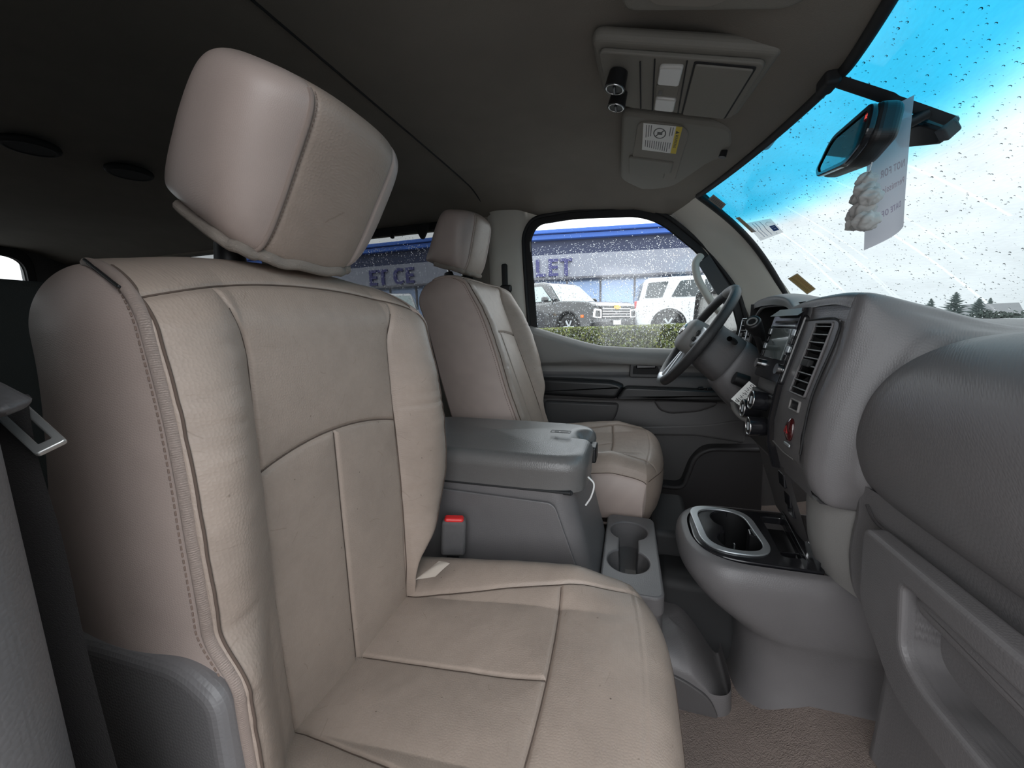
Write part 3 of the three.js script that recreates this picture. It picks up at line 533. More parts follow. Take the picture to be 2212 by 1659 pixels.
// passenger belt at the pillar beside the camera
{
  const t = thing('seat_belt', 'black seat belt hanging down the grey pillar at the passenger door', 'seat belt');
  const belt = []; const c = [V(-0.425, 0.915, 0.848), V(-0.419, 0.85, 0.85), V(-0.417, 0.76, 0.85), V(-0.404, 0.616, 0.85), V(-0.385, 0.3, 0.855), V(-0.375, 0.05, 0.858)];
  part(t, 'strap', gridGeo(6, 60, (u, v) => crV(c, v).add(V((u - 0.85) * 0.044, 0, (0.5 - u) * 0.01 + 0.0016 * Math.sin(v * 14))), (u, v) => [u * 0.05, v]), M.webbing);
  part(t, 'guide', extrude(roundShape([[-0.13, -0.008], [-0.12, 0.012], [0.0, 0.01], [0.025, -0.006], [0.014, -0.014]], 0.008), 0.022, 0.007, 5).applyMatrix4(new THREE.Matrix4().makeRotationFromEuler(new THREE.Euler(0.3, 0.2, -0.16)).setPosition(-0.405, 0.929, 0.858)), M.plasticDark, 'grey belt guide at the top of the strap');
  const o = V(-0.4154, 0.8955, 0.845), ax = V(-0.3959, 0.8849, 0.845).sub(V(-0.4269, 0.904, 0.845)), ay = V(0.43, 0.07, 0.155).cross(ax);
  const F = frameM(o, ax, ay);
  part(t, 'tongue', extrude(ringShape(roundShape([[-0.024, -0.009], [0.026, -0.009], [0.026, 0.008], [-0.024, 0.008]], 0.003), roundShape([[-0.022, -0.004], [0.018, -0.004], [0.018, 0.003], [-0.022, 0.003]], 0.001, THREE.Path)), 0.004, 0.001).applyMatrix4(F), std(0.5, 0.5, 0.49, 0.35, { metalness: 0.8 }), 'bright metal belt tongue');
}
// driver's belt on the far pillar
{
  const t = thing('seat_belt', 'black seat belt and guide on the light pillar behind the driver', 'seat belt');
  part(t, 'guide', moved(rbox(0.06, 0.035, 0.03, 0.01, 4), -0.625, 1.155, -0.925), M.black);
  part(t, 'anchor', moved(rbox(0.03, 0.13, 0.022, 0.01, 4), -0.632, 1.215, -0.932), M.rubber);
  part(t, 'strap', gridGeo(4, 20, (u, v) => V(-0.625 + (u - 0.5) * 0.05 + 0.01 * v, lerp(1.15, 0.6, v), -0.925 + 0.004 * Math.sin(v * 9)), (u, v) => [u * 0.05, v]), M.webbing);
}
for (const [n, x, w] of [['coat_hook', -1.30, 0.012], ['coat_hook', -1.10, 0.0]]) {
  const g = w ? rbox(0.02, 0.045, 0.02, 0.006) : extrude(roundShape([[-0.05, 0.03], [0.05, 0.03], [0.005, -0.045], [-0.012, -0.045]], [0.004, 0.004, 0.015, 0.015]), 0.02, 0.004);
  const m = single(n, w ? 'short black peg at the top edge of the rear side window' : 'black triangular coat hook at the top edge of the rear side window', 'hook', g, M.rubber);
  m.position.set(x, 1.492, -0.96);
}
{ // second row, dark behind the passenger seat
  const t = thing('bench_seat', 'dark second row bench seat in the shade behind the passenger seat', 'bench seat');
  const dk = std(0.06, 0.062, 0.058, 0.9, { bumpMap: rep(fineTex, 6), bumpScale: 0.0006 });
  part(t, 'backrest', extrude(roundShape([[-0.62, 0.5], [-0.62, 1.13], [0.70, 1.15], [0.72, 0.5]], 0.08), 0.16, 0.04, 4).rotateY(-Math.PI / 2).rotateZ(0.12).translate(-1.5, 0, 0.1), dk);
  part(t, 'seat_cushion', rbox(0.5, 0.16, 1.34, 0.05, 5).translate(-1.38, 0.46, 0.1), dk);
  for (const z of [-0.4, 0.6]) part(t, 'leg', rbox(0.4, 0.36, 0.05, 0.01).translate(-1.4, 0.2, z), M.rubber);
}
// ceiling vents of the rear roof, in the dark
for (const [x, z, l] of [[V(-1.9263, 1.6, 0.1534).x, V(-1.9263, 1.6, 0.1534).z, 'dark oval air vent in the rear roof lining nearest the left edge of the picture'], [V(-1.8923, 1.6, -0.0964).x, V(-1.8923, 1.6, -0.0964).z, 'smaller dark oval air vent in the rear roof lining just left of the headrest']]) {
  const t = thing('ceiling_vent', l, 'vent'); t.position.set(x, 1.60, z);
  part(t, 'rim', new THREE.TorusGeometry(0.06, 0.012, 10, 40).rotateX(Math.PI / 2), M.rubber); part(t, 'grille', new THREE.CylinderGeometry(0.062, 0.06, 0.02, 32), M.rubber);
}

// ---------------------------------------------------------------- overhead console, visors
const roofF = (o, slope) => frameM(o, V(1, -slope, 0), V(0, 0, -1)); // local x forward, y to the driver's side, z up
{
  const t = thing('overhead_console', 'grey overhead console with two map lights and a closed bin on the roof lining', 'overhead console');
  const F = roofF(V(0.085, 1.522, -0.05), 0.26);
  t.applyMatrix4(F);
  const O = [[-0.185, -0.135], [-0.175, 0.075], [-0.12, 0.118], [0.165, 0.135], [0.19, -0.12]];
  const rim = roundShape(O, [0.03, 0.03, 0.03, 0.02, 0.02]);
  const holes = { a: [[-0.155, -0.105], [-0.155, 0.045], [-0.125, 0.045], [-0.125, -0.105]] };
  part(t, 'bezel', extrude(rim, 0.03, 0.014, 5).translate(0, 0, -0.015), M.console);
  part(t, 'face', extrude(roundShape([[-0.165, -0.112], [-0.155, 0.07], [-0.10, 0.105], [0.152, 0.118], [0.168, -0.10]], 0.018), 0.01, 0.003).translate(0, 0, -0.026), M.console);
  const zf = -0.028;
  const gap = (x0, y0, x1, y1) => part(t, 'joint', strutG(V(x0, y0, zf + 0.001), V(x1, y1, zf + 0.001), 0.0035, 0.003, 0.001), M.rubber);
  gap(-0.075, -0.09, -0.07, 0.1); gap(-0.045, -0.10, -0.04, 0.105); gap(0.02, -0.10, 0.024, 0.108);
  part(t, 'bin_door', extrude(roundShape([[0.038, -0.095], [0.036, 0.105], [0.135, 0.108], [0.15, -0.088]], 0.006), 0.008, 0.002).translate(0, 0, zf - 0.004), M.console, 'square bin door');
  part(t, 'bin_joint', extrude(roundShape([[0.034, -0.099], [0.032, 0.109], [0.139, 0.112], [0.154, -0.092]], 0.006), 0.003, 0).translate(0, 0, zf - 0.0005), M.rubber);
  const clear = std(0.62, 0.61, 0.58, 0.22, { clearcoat: 0.4 });
  part(t, 'map_light', extrude(roundShape([[-0.033, -0.085], [-0.035, -0.02], [0.014, -0.018], [0.016, -0.088]], 0.008), 0.01, 0.004, 3).translate(0, 0, zf - 0.006), clear, 'clear ribbed lamp lens');
  part(t, 'map_light', extrude(roundShape([[-0.035, 0.035], [-0.036, 0.092], [0.013, 0.094], [0.014, 0.037]], 0.008), 0.01, 0.004, 3).translate(0, 0, zf - 0.006), clear, 'clear ribbed lamp lens');
  part(t, 'switch_plate', extrude(roundShape([[-0.036, -0.012], [-0.036, 0.03], [0.014, 0.031], [0.014, -0.012]], 0.003), 0.006, 0.001).translate(0, 0, zf - 0.002), M.console);
  part(t, 'switch', rbox(0.008, 0.008, 0.008, 0.002).translate(-0.025, 0.01, zf - 0.005), M.plasticLight);
  for (const [y, s] of [[-0.05, 1], [0.03, 0.92]]) { // two black knobs at the rear
    const k = part(t, 'knob', new THREE.CylinderGeometry(0.021 * s, 0.024 * s, 0.034, 36).rotateX(Math.PI / 2).translate(-0.122, y, zf - 0.018), M.black);
    part(k, 'knob_ring', new THREE.TorusGeometry(0.0195 * s, 0.0018, 8, 36).translate(-0.122, y, zf - 0.035), M.chrome);
    part(k, 'knob_grip', rbox(0.006, 0.03, 0.008, 0.002).translate(-0.122, y, zf - 0.036), M.gloss);
  }
}
function makeVisor(label) {
  const t = thing('sun_visor', label, 'sun visor', 'sun visors');
  // outline in the visor's own plane: x forward, y towards the door
  const out = [[-0.135, -0.31], [0.14, -0.295], [0.165, -0.2], [0.155, -0.13], [0.148, 0.0], [0.13, 0.23], [0.09, 0.27], [0.075, 0.345], [0.03, 0.37], [-0.155, 0.2]];
  part(t, 'visor_panel', extrude(roundShape(out, [0.03, 0.04, 0.02, 0.01, 0.03, 0.02, 0.01, 0.01, 0.02, 0.05]), 0.026, 0.012, 5), M.console);
  part(t, 'mirror_surround', extrude(roundShape([[-0.09, -0.285], [0.02, -0.285], [0.045, -0.25], [0.045, 0.12], [-0.115, 0.12]], 0.03), 0.006, 0.003, 3).translate(0, 0, -0.004), std(0.26, 0.24, 0.21, 0.8));
  part(t, 'mirror_cover', extrude(roundShape([[-0.115, -0.05], [0.025, -0.05], [0.025, 0.04], [0.005, 0.045], [0.005, 0.1], [-0.115, 0.1]], 0.008), 0.008, 0.003, 3).translate(0, 0, -0.009), M.console);
  part(t, 'pivot_clip', moved(new THREE.CylinderGeometry(0.008, 0.01, 0.03, 16), 0.15, -0.16, -0.003, 1.57), M.black);
  const lab = canvasTex(256, 256, (c) => { c.fillStyle = '#f2f1ee'; c.fillRect(0, 0, 256, 256); c.fillStyle = '#d8bf2a'; c.fillRect(0, 0, 256, 40); c.fillStyle = '#333'; c.font = 'bold 26px sans-serif'; c.fillText('WARNING', 70, 31); c.beginPath(); c.moveTo(36, 34); c.lineTo(50, 8); c.lineTo(64, 34); c.closePath(); c.fill(); c.fillStyle = '#555'; for (let i = 0; i < 12; i++) { c.fillRect(150, 54 + i * 16, 60 + (i * 37) % 40, 5); if (i < 2 || i > 8) c.fillRect(12, 54 + i * 16, 70 + (i * 53) % 45, 5); } c.lineWidth = 7; c.strokeStyle = '#444'; c.beginPath(); c.ellipse(75, 140, 44, 40, 0, 0, 6.3); c.stroke(); c.beginPath(); c.moveTo(45, 112); c.lineTo(106, 168); c.stroke(); c.fillRect(62, 122, 26, 34); });
  const l = part(t, 'warning_label', new THREE.PlaneGeometry(0.17, 0.1), std(1, 1, 1, 0.6, { map: lab }), 'white and yellow airbag warning label');
  l.rotation.set(0, Math.PI, -Math.PI / 2 - Math.PI); l.position.set(-0.025, -0.2, -0.0055);
  return t;
}
const visor = makeVisor('sun visor with a warning label in front of the driver, folded against the roof');
visor.applyMatrix4(roofF(V(0.098, 1.505, -0.545), 0.27)); visor.scale.set(1.07, 1.05, 1);
const visor2 = visor.clone(); visor2.name = numbered('sun_visor'); scene.add(visor2);
visor2.userData = { label: 'sun visor of the passenger side, cut off by the top edge of the picture', category: 'sun visor', group: 'sun visors' };
visor2.remove(visor2.children.find((o) => o.name === 'warning_label')); visor2.position.set(0.108, 1.500, 0.478); visor2.scale.set(1.07, -1.05, 1);

// ---------------------------------------------------------------- dashboard
const dash = thing('dashboard', 'grey dashboard with tall centre air vent and large rounded storage lid', 'dashboard');
{
  const st = (z, L) => L.map(([x, y]) => V(x, y, z));
  const uvD = [90, 110];
  // top from the driver's side to the stack, with the instrument hood
  const hood = [
    st(-0.93, [[0.70, 0.985], [0.66, 0.995], [0.60, 1.0], [0.52, 1.0], [0.49, 0.975], [0.485, 0.95]]),
    st(-0.80, [[0.78, 0.97], [0.70, 0.985], [0.60, 1.01], [0.50, 1.02], [0.462, 1.008], [0.458, 0.985]]),
    st(-0.70, [[0.86, 0.955], [0.74, 0.975], [0.62, 1.015], [0.50, 1.037], [0.452, 1.03], [0.448, 1.005]]),
    st(-0.50, [[0.98, 0.945], [0.78, 0.955], [0.62, 1.005], [0.50, 1.04], [0.442, 1.035], [0.438, 1.008]]),
    st(-0.36, [[1.02, 0.94], [0.79, 0.95], [0.62, 0.99], [0.50, 1.025], [0.438, 1.022], [0.434, 0.998]]),
    st(-0.27, [[1.04, 0.938], [0.80, 0.946], [0.62, 0.968], [0.50, 0.996], [0.43, 0.998], [0.42, 0.978]]),
    st(-0.22, [[1.04, 0.938], [0.80, 0.945], [0.62, 0.963], [0.50, 0.99], [0.418, 0.995], [0.405, 0.972]]),
    st(-0.08, [[1.05, 0.936], [0.80, 0.944], [0.62, 0.958], [0.50, 0.988], [0.405, 1.005], [0.388, 0.982]]),
    st(0.06, [[1.05, 0.936], [0.80, 0.944], [0.62, 0.95], [0.50, 0.983], [0.402, 1.008], [0.382, 0.986]]),
    st(0.125, [[1.05, 0.936], [0.80, 0.942], [0.62, 0.94], [0.50, 0.975], [0.404, 1.004], [0.384, 0.978]]),
  ];
  part(dash, 'top_pad', netGeo(hood, 80, 140), M.plastic);
  // cheek and passenger side body: stations across, rows from the windscreen down
  const body = [
    st(0.125, [[1.05, 0.936], [0.8, 0.942], [0.62, 0.94], [0.50, 0.975], [0.404, 1.004], [0.384, 0.975], [0.372, 0.90], [0.345, 0.80], [0.334, 0.72], [0.334, 0.655], [0.352, 0.615], [0.40, 0.605]]),
    st(0.145, [[1.05, 0.936], [0.8, 0.94], [0.62, 0.935], [0.50, 0.968], [0.412, 0.996], [0.390, 0.970], [0.374, 0.90], [0.348, 0.80], [0.336, 0.72], [0.336, 0.655], [0.354, 0.612], [0.40, 0.602]]),
    st(0.162, [[1.05, 0.936], [0.8, 0.938], [0.64, 0.932], [0.53, 0.945], [0.445, 0.965], [0.415, 0.945], [0.392, 0.88], [0.366, 0.79], [0.352, 0.72], [0.350, 0.66], [0.366, 0.608], [0.41, 0.598]]),
    st(0.185, [[1.05, 0.936], [0.8, 0.937], [0.66, 0.93], [0.57, 0.93], [0.50, 0.935], [0.46, 0.92], [0.43, 0.865], [0.405, 0.785], [0.39, 0.72], [0.388, 0.67], [0.402, 0.64], [0.43, 0.63]]),
    st(0.24, [[1.05, 0.936], [0.8, 0.937], [0.68, 0.93], [0.60, 0.925], [0.54, 0.918], [0.50, 0.90], [0.47, 0.85], [0.45, 0.78], [0.44, 0.72], [0.435, 0.67], [0.435, 0.65], [0.45, 0.64]]),
    st(0.45, [[1.05, 0.936], [0.8, 0.937], [0.68, 0.93], [0.60, 0.92], [0.55, 0.912], [0.52, 0.90], [0.50, 0.85], [0.48, 0.78], [0.47, 0.72], [0.46, 0.67], [0.455, 0.65], [0.46, 0.64]]),
    st(1.02, [[0.9, 0.94], [0.75, 0.938], [0.68, 0.93], [0.60, 0.92], [0.55, 0.912], [0.52, 0.90], [0.50, 0.85], [0.48, 0.78], [0.47, 0.72], [0.46, 0.67], [0.455, 0.65], [0.46, 0.64]]),
  ];
  part(dash, 'stack_cheek', netGeo(body, 110, 80), M.plastic);
  // the big rounded lid of the upper store
  const B = [ // x, y, where it starts across, [how far it is tucked in]
    [0.72, 0.938, 0.50], [0.63, 0.944, 0.40], [0.55, 0.942, 0.33], [0.489, 0.930, 0.255], [0.446, 0.907, 0.224], [0.414, 0.871, 0.201], [0.394, 0.820, 0.181], [0.386, 0.759, 0.170], [0.389, 0.713, 0.169], [0.403, 0.668, 0.175], [0.428, 0.643, 0.207], [0.483, 0.633, 0.23], [0.56, 0.635, 0.25]];
  const lidRows = [0, 1, 2, 3, 4, 5].map((k) => B.map(([x, y, z0], i) => {
    const c = V(0.575, 0.80, 0), d = V(x, y, 0).sub(c), t = [0, 0, 0.012, 0.05, 0.16, 0.75][k], q = [0.66, 0.84, 0.96, 1.0, 1.012, 1.0][k];
    return V(c.x + d.x * q, c.y + d.y * q, z0 + [0.018, -0.002, 0.004, 0.03, 0.15, 0.75][k]);
  }));
  part(dash, 'upper_store_lid', netGeo(lidRows, 90, 110), M.plastic, 'large rounded lid above the glove box');
  // lower panel with the glove box door
  const rim = [[0.400, 0.66, 0.165], [0.405, 0.60, 0.162], [0.402, 0.55, 0.16], [0.402, 0.50, 0.162], [0.412, 0.44, 0.175], [0.44, 0.393, 0.23], ...[V(0.4558, 0.3146, 0.2), V(0.4572, 0.2501, 0.195), V(0.4575, 0.1788, 0.19), V(0.4541, 0.1183, 0.19)].map((p) => p.toArray())];
  const lower = [
    rim.map(([x, y, z]) => V(x + 0.06, y, z - 0.006)), rim.map(([x, y, z]) => V(x + 0.012, y, z)), rim.map(([x, y, z]) => V(x, y, z + 0.012)),
    rim.map(([x, y, z]) => V(x + 0.006, y, z + 0.06)), rim.map(([x, y]) => V(x + 0.03, y, 0.5)), rim.map(([x, y]) => V(x + 0.03, y, 1.02))];
  part(dash, 'lower_panel', netGeo(lower, 60, 60), M.plastic);
  const gShape = roundShape([[0.25, 0.615], [0.245, 0.48], [0.345, 0.385], [0.46, 0.385], [1.0, 0.40], [1.0, 0.615]], [0.02, 0.03, 0.03, 0.02, 0.01, 0.01]);
  const recess = roundShape([[0.352, 0.575], [0.355, 0.47], [0.40, 0.452], [0.75, 0.46], [0.75, 0.575]], [0.012, 0.03, 0.02, 0.02, 0.01], THREE.Path);
  gShape.holes.push(recess);
  const door2 = part(dash, 'glove_box_door', extrude(gShape, 0.034, 0.008, 4).applyMatrix4(new THREE.Matrix4().makeBasis(V(0.02, 0, 1), V(-0.05, 1, 0), V(-1, -0.05, 0.02)).setPosition(0.435, 0, 0)), M.plastic, 'glove box door with a pull recess');
  const rp = recess.getPoints(8);
  part(door2, 'handle_recess', gridGeo(rp.length - 1, 6, (u, v) => { const p = rp[Math.round(u * (rp.length - 1))], cx = 0.56, cy = 0.515, k = 1 - 0.1 * v; return V(0.402 + 0.05 * v - 0.05 * p.y + 0.022, cy + (p.y - cy) * k, cx + (p.x - cx) * k); }), M.plastic);
  part(door2, 'recess_back', rbox(0.006, 0.13, 0.42, 0.002).translate(0.452, 0.515, 0.55), M.plastic);
  part(door2, 'pull_bar', extrude(roundShape([[0.36, 0.572], [0.365, 0.545], [0.75, 0.535], [0.75, 0.575]], 0.012), 0.03, 0.01, 4).applyMatrix4(new THREE.Matrix4().makeBasis(V(0.02, 0, 1), V(-0.05, 1, 0), V(-1, -0.05, 0.02)).setPosition(0.44, 0, 0)), M.plastic);
  part(dash, 'ledge_groove', tube([V(0.405, 0.628, 0.20), V(0.402, 0.615, 0.23), V(0.405, 0.612, 0.32), V(0.408, 0.61, 0.5)], 0.003, 40, 6), M.plasticDark);

  // centre stack: sloping rear face, with local frames for what sits on it
  const face = (y) => interp([[0.59, 0.355], [0.655, 0.337], [0.72, 0.335], [0.80, 0.346], [0.90, 0.372], [0.975, 0.388]], y);
  const facePanel = (z0, z1, y0, y1, off) => gridGeo(110, 110, (u, v) => { const y = lerp(y0, y1, v); return V(face(y) - off, y, lerp(z0, z1, u)); }, (u, v, p) => [p.z, p.y], (u, v) => (Math.abs(lerp(z0, z1, u) - 0.042) < 0.0395 && Math.abs(lerp(y0, y1, v) - 0.874) < 0.0775 ? 'open' : 'solid')).solid; // with the vent's opening left out
  part(dash, 'stack_face', facePanel(-0.235, 0.13, 0.60, 0.985, 0.0), M.plastic);
  part(dash, 'stack_side', gridGeo(8, 30, (u, v) => { const y = lerp(0.60, 0.985, v); return V(face(y) + u * 0.16, y, -0.235); }), M.black);
  part(dash, 'stack_bottom', gridGeo(8, 8, (u, v) => V(lerp(0.352, 0.48, v), 0.605 - 0.01 * v, lerp(-0.235, 0.16, u))), M.plastic);
  const FM = (y, z, off = 0) => { const e = 0.02, a = V(face(y - e), y - e, 0), b = V(face(y + e), y + e, 0); return frameM(V(face(y) - off, y, z), V(0, 0, -1), b.sub(a)).multiply(new THREE.Matrix4()); }; // local x across (to the driver), y up the face, z into the dashboard: things stand out towards -z
  const onFace = (g, y, z, off = 0) => g.applyMatrix4(FM(y, z, off));
  const rect = (w, h) => [[-w / 2, -h / 2], [w / 2, -h / 2], [w / 2, h / 2], [-w / 2, h / 2]];
  // panel with the vent and the hazard button
  part(dash, 'vent_panel', facePanel(-0.052, 0.105, 0.665, 0.955, 0.004), M.plastic);
  part(dash, 'panel_joint', tube([V(face(0.672) - 0.005, 0.668, -0.05), V(face(0.66) - 0.005, 0.662, 0.02), V(face(0.66) - 0.005, 0.664, 0.08)], 0.0016, 30, 6), M.plasticLight);
  part(dash, 'panel_joint', tube([V(face(0.957) - 0.004, 0.955, -0.05), V(face(0.957) - 0.004, 0.957, 0.085), V(face(0.95) - 0.004, 0.945, 0.106), V(face(0.8) - 0.004, 0.8, 0.107), V(face(0.69) - 0.004, 0.685, 0.107)], 0.0022, 60, 6), M.rubber);
  function airVent(parent, M4, w, h, n, label) {
    const v = part(parent, 'air_vent', extrude(ringShape(roundShape(rect(w + 0.008, h + 0.008), 0.008), roundShape(rect(w, h), 0.006, THREE.Path)), 0.005, 0.0015).translate(0, 0, -0.005).applyMatrix4(M4), M.plastic, label);
    part(v, 'duct', rbox(w + 0.03, h + 0.01, 0.004, 0.001).translate(-0.015, 0, 0.024).applyMatrix4(M4), M.black);
    for (let i = 0; i < n; i++) part(v, 'slat', moved(rbox(w - 0.002, 0.0035, 0.02, 0.001), 0, (i + 0.5 - n / 2) * h / n, 0.006, 0.3).applyMatrix4(M4), M.black);
    part(v, 'thumb_tab', rbox(w * 0.42, 0.016, 0.012, 0.003).translate(w * 0.08, -h * 0.06, -0.003).applyMatrix4(M4), M.rubber);
    return v;
  }
  airVent(dash, FM(0.874, 0.042, 0.003), 0.074, 0.152, 9, 'tall centre air vent with black slats');
  airVent(dash, frameM(V(0.448, 0.905, -0.845), V(-0.1, 0, -1), V(0.16, 1, 0)), 0.075, 0.12, 6, 'driver side air vent with bright frame').material = M.silver;
  const ind = part(dash, 'indicator', onFace(extrude(ringShape(roundShape(rect(0.05, 0.026), 0.004), roundShape(rect(0.042, 0.018), 0.003, THREE.Path)), 0.006, 0.0015).translate(0, 0, -0.006), 0.775, 0.045, 0.002), M.plasticLight, 'small framed indicator window');
  part(ind, 'window', onFace(rbox(0.042, 0.018, 0.003, 0.001), 0.775, 0.045, 0.004), M.gloss);
  const hz = part(dash, 'hazard_button', onFace(new THREE.SphereGeometry(1, 32, 20).scale(0.0165, 0.026, 0.009), 0.722, 0.05, 0.004), std(0.05, 0.005, 0.006, 0.12, { clearcoat: 1 }), 'dark red oval hazard button');
  part(hz, 'warning_triangle', onFace(extrude(ringShape(roundShape([[-0.009, -0.007], [0.009, -0.007], [0, 0.009]], 0.001), roundShape([[-0.006, -0.0055], [0.006, -0.0055], [0, 0.006]], 0.001, THREE.Path)), 0.002, 0).translate(0, 0, -0.0105), 0.722, 0.05, 0.003), std(0.35, 0.02, 0.02, 0.4));
  part(hz, 'bright_edge', onFace(rbox(0.03, 0.007, 0.004, 0.002).translate(0, -0.033, -0.004), 0.722, 0.05, 0.002), M.silver);
  // radio in a black surround
  const rd = part(dash, 'radio', onFace(extrude(roundShape(rect(0.2, 0.17), 0.01), 0.016, 0.004).translate(0, 0, -0.014), 0.885, -0.145, 0.0), M.gloss, 'radio with a small screen and chrome knobs');
  part(rd, 'screen', onFace(rbox(0.125, 0.078, 0.004, 0.001).translate(0.0, 0.01, -0.0155), 0.885, -0.145), std(0.16, 0.19, 0.19, 0.12, { clearcoat: 1 }));
  part(rd, 'disc_slot', onFace(rbox(0.13, 0.006, 0.004, 0.001).translate(0, 0.066, -0.0155), 0.885, -0.145), M.rubber);
  part(rd, 'trim_bar', onFace(rbox(0.15, 0.004, 0.005, 0.001).translate(0, 0.056, -0.0155), 0.885, -0.145), M.silver);
  for (const s of [-1, 1]) { part(rd, 'radio_knob', onFace(new THREE.CylinderGeometry(0.012, 0.013, 0.012, 30).rotateX(Math.PI / 2).translate(s * 0.078, -0.05, -0.019), 0.885, -0.145), M.chrome); for (let i = 0; i < 4; i++) part(rd, 'radio_button', onFace(rbox(0.016, 0.016, 0.006, 0.002).translate(s * 0.082, 0.04 - i * 0.02, -0.0155), 0.885, -0.145), i % 2 ? M.gloss : M.silver); }
  part(dash, 'radio_hood', gridGeo(30, 8, (u, v) => V(lerp(0.384, 0.362, v), lerp(0.985, 0.968, v), lerp(-0.235, -0.05, u))), M.silver);
  part(dash, 'radio_surround', gridGeo(8, 30, (u, v) => { const y = lerp(0.60, 0.985, v); return V(face(y) - 0.016 * Math.sin(u * 3.14), y, lerp(-0.07, -0.045, u)); }), M.gloss);
  // heater controls under the radio
  part(dash, 'heater_panel', onFace(extrude(roundShape(rect(0.19, 0.15), 0.012), 0.014, 0.004).translate(0, 0, -0.008), 0.70, -0.15), M.black);
  for (const [y, z, l] of [[0.752, -0.10, 'upper heater knob'], [0.722, -0.155, 'middle heater knob'], [0.692, -0.095, 'lower heater knob']]) {
    const k = part(dash, 'heater_knob', onFace(new THREE.CylinderGeometry(0.023, 0.025, 0.042, 40).rotateX(Math.PI / 2).translate(0, 0, -0.026), y, z), M.gloss);
    part(k, 'knob_ring', onFace(new THREE.TorusGeometry(0.0225, 0.002, 8, 40).translate(0, 0, -0.047), y, z), M.chrome);
    part(k, 'knob_pointer', onFace(rbox(0.004, 0.02, 0.003, 0.001).translate(0, 0, -0.048), y, z), M.silver);
  }
  // instruments under the hood
  part(dash, 'instrument_recess', gridGeo(40, 10, (u, v) => V(lerp(0.445, 0.53, v), lerp(1.006, 0.99, v), lerp(-0.72, -0.245, u))), M.black);
  part(dash, 'instrument_panel', rbox(0.01, 0.26, 0.45, 0.004).applyMatrix4(new THREE.Matrix4().makeRotationZ(-0.2).setPosition(0.55, 0.865, -0.52)), M.black);
  part(dash, 'instrument_side', gridGeo(6, 6, (u, v) => V(lerp(0.44, 0.6, u), lerp(0.78, 1.02, v), -0.735)), M.black);
  part(dash, 'instrument_rim', tube([V(0.44, 0.86, -0.72), V(0.452, 0.96, -0.715), V(0.456, 0.998, -0.66), V(0.452, 1.006, -0.5), V(0.442, 0.996, -0.34), V(0.425, 0.972, -0.27)], 0.006, 60, 8), M.plasticDark);
  part(dash, 'driver_panel', netGeo([
    st(-0.93, [[0.485, 0.96], [0.46, 0.88], [0.42, 0.78], [0.41, 0.68], [0.45, 0.58], [0.55, 0.5]]),
    st(-0.78, [[0.475, 0.96], [0.45, 0.86], [0.41, 0.78], [0.40, 0.68], [0.44, 0.58], [0.55, 0.5]]),
    st(-0.69, [[0.50, 0.85], [0.45, 0.82], [0.405, 0.77], [0.39, 0.68], [0.43, 0.58], [0.55, 0.5]]),
    st(-0.35, [[0.50, 0.85], [0.43, 0.80], [0.39, 0.74], [0.37, 0.66], [0.41, 0.57], [0.52, 0.5]]),
    st(-0.25, [[0.50, 0.85], [0.42, 0.78], [0.375, 0.72], [0.355, 0.66], [0.375, 0.58], [0.48, 0.5]]),
    st(-0.20, [[0.50, 0.85], [0.42, 0.78], [0.375, 0.72], [0.355, 0.66], [0.365, 0.60], [0.42, 0.5]])], 40, 50), M.plasticDark);
  part(dash, 'trim_arc', tube([V(0.2975, 0.7138, -0.3), V(0.305, 0.6895, -0.3), V(0.3251, 0.6666, -0.29), V(0.3632, 0.6562, -0.27)], 0.008, 30, 8), M.plasticLight, 'pale curved trim round the ignition');
  // lower stack: switches and the pale duct cover beside the cup console
  part(dash, 'switch_panel', netGeo([st(-0.235, [[0.352, 0.61], [0.372, 0.54], [0.395, 0.47], [0.41, 0.42]]), st(-0.06, [[0.348, 0.61], [0.368, 0.54], [0.39, 0.47], [0.405, 0.42]]), st(0.0, [[0.352, 0.61], [0.372, 0.54], [0.395, 0.47], [0.41, 0.42]])], 30, 20), M.plasticDark);
  for (const [y, z] of [[0.575, -0.05], [0.525, -0.05], [0.50, -0.05]]) part(dash, 'lower_switch', strutG(V(0.355 + (0.6 - y) * 0.32, y - 0.02, z), V(0.35 + (0.6 - y) * 0.32, y + 0.015, z), 0.035, 0.012, 0.003), M.gloss);
  part(dash, 'duct_cover', netGeo([st(-0.01, [[0.40, 0.615], [0.40, 0.55], [0.405, 0.48], [0.415, 0.42]]), st(0.05, [[0.372, 0.615], [0.374, 0.55], [0.382, 0.48], [0.40, 0.42]]), st(0.11, [[0.378, 0.615], [0.380, 0.55], [0.388, 0.48], [0.408, 0.42]]), st(0.17, [[0.42, 0.615], [0.42, 0.55], [0.42, 0.48], [0.43, 0.42]])], 30, 30), M.plasticLight);
}

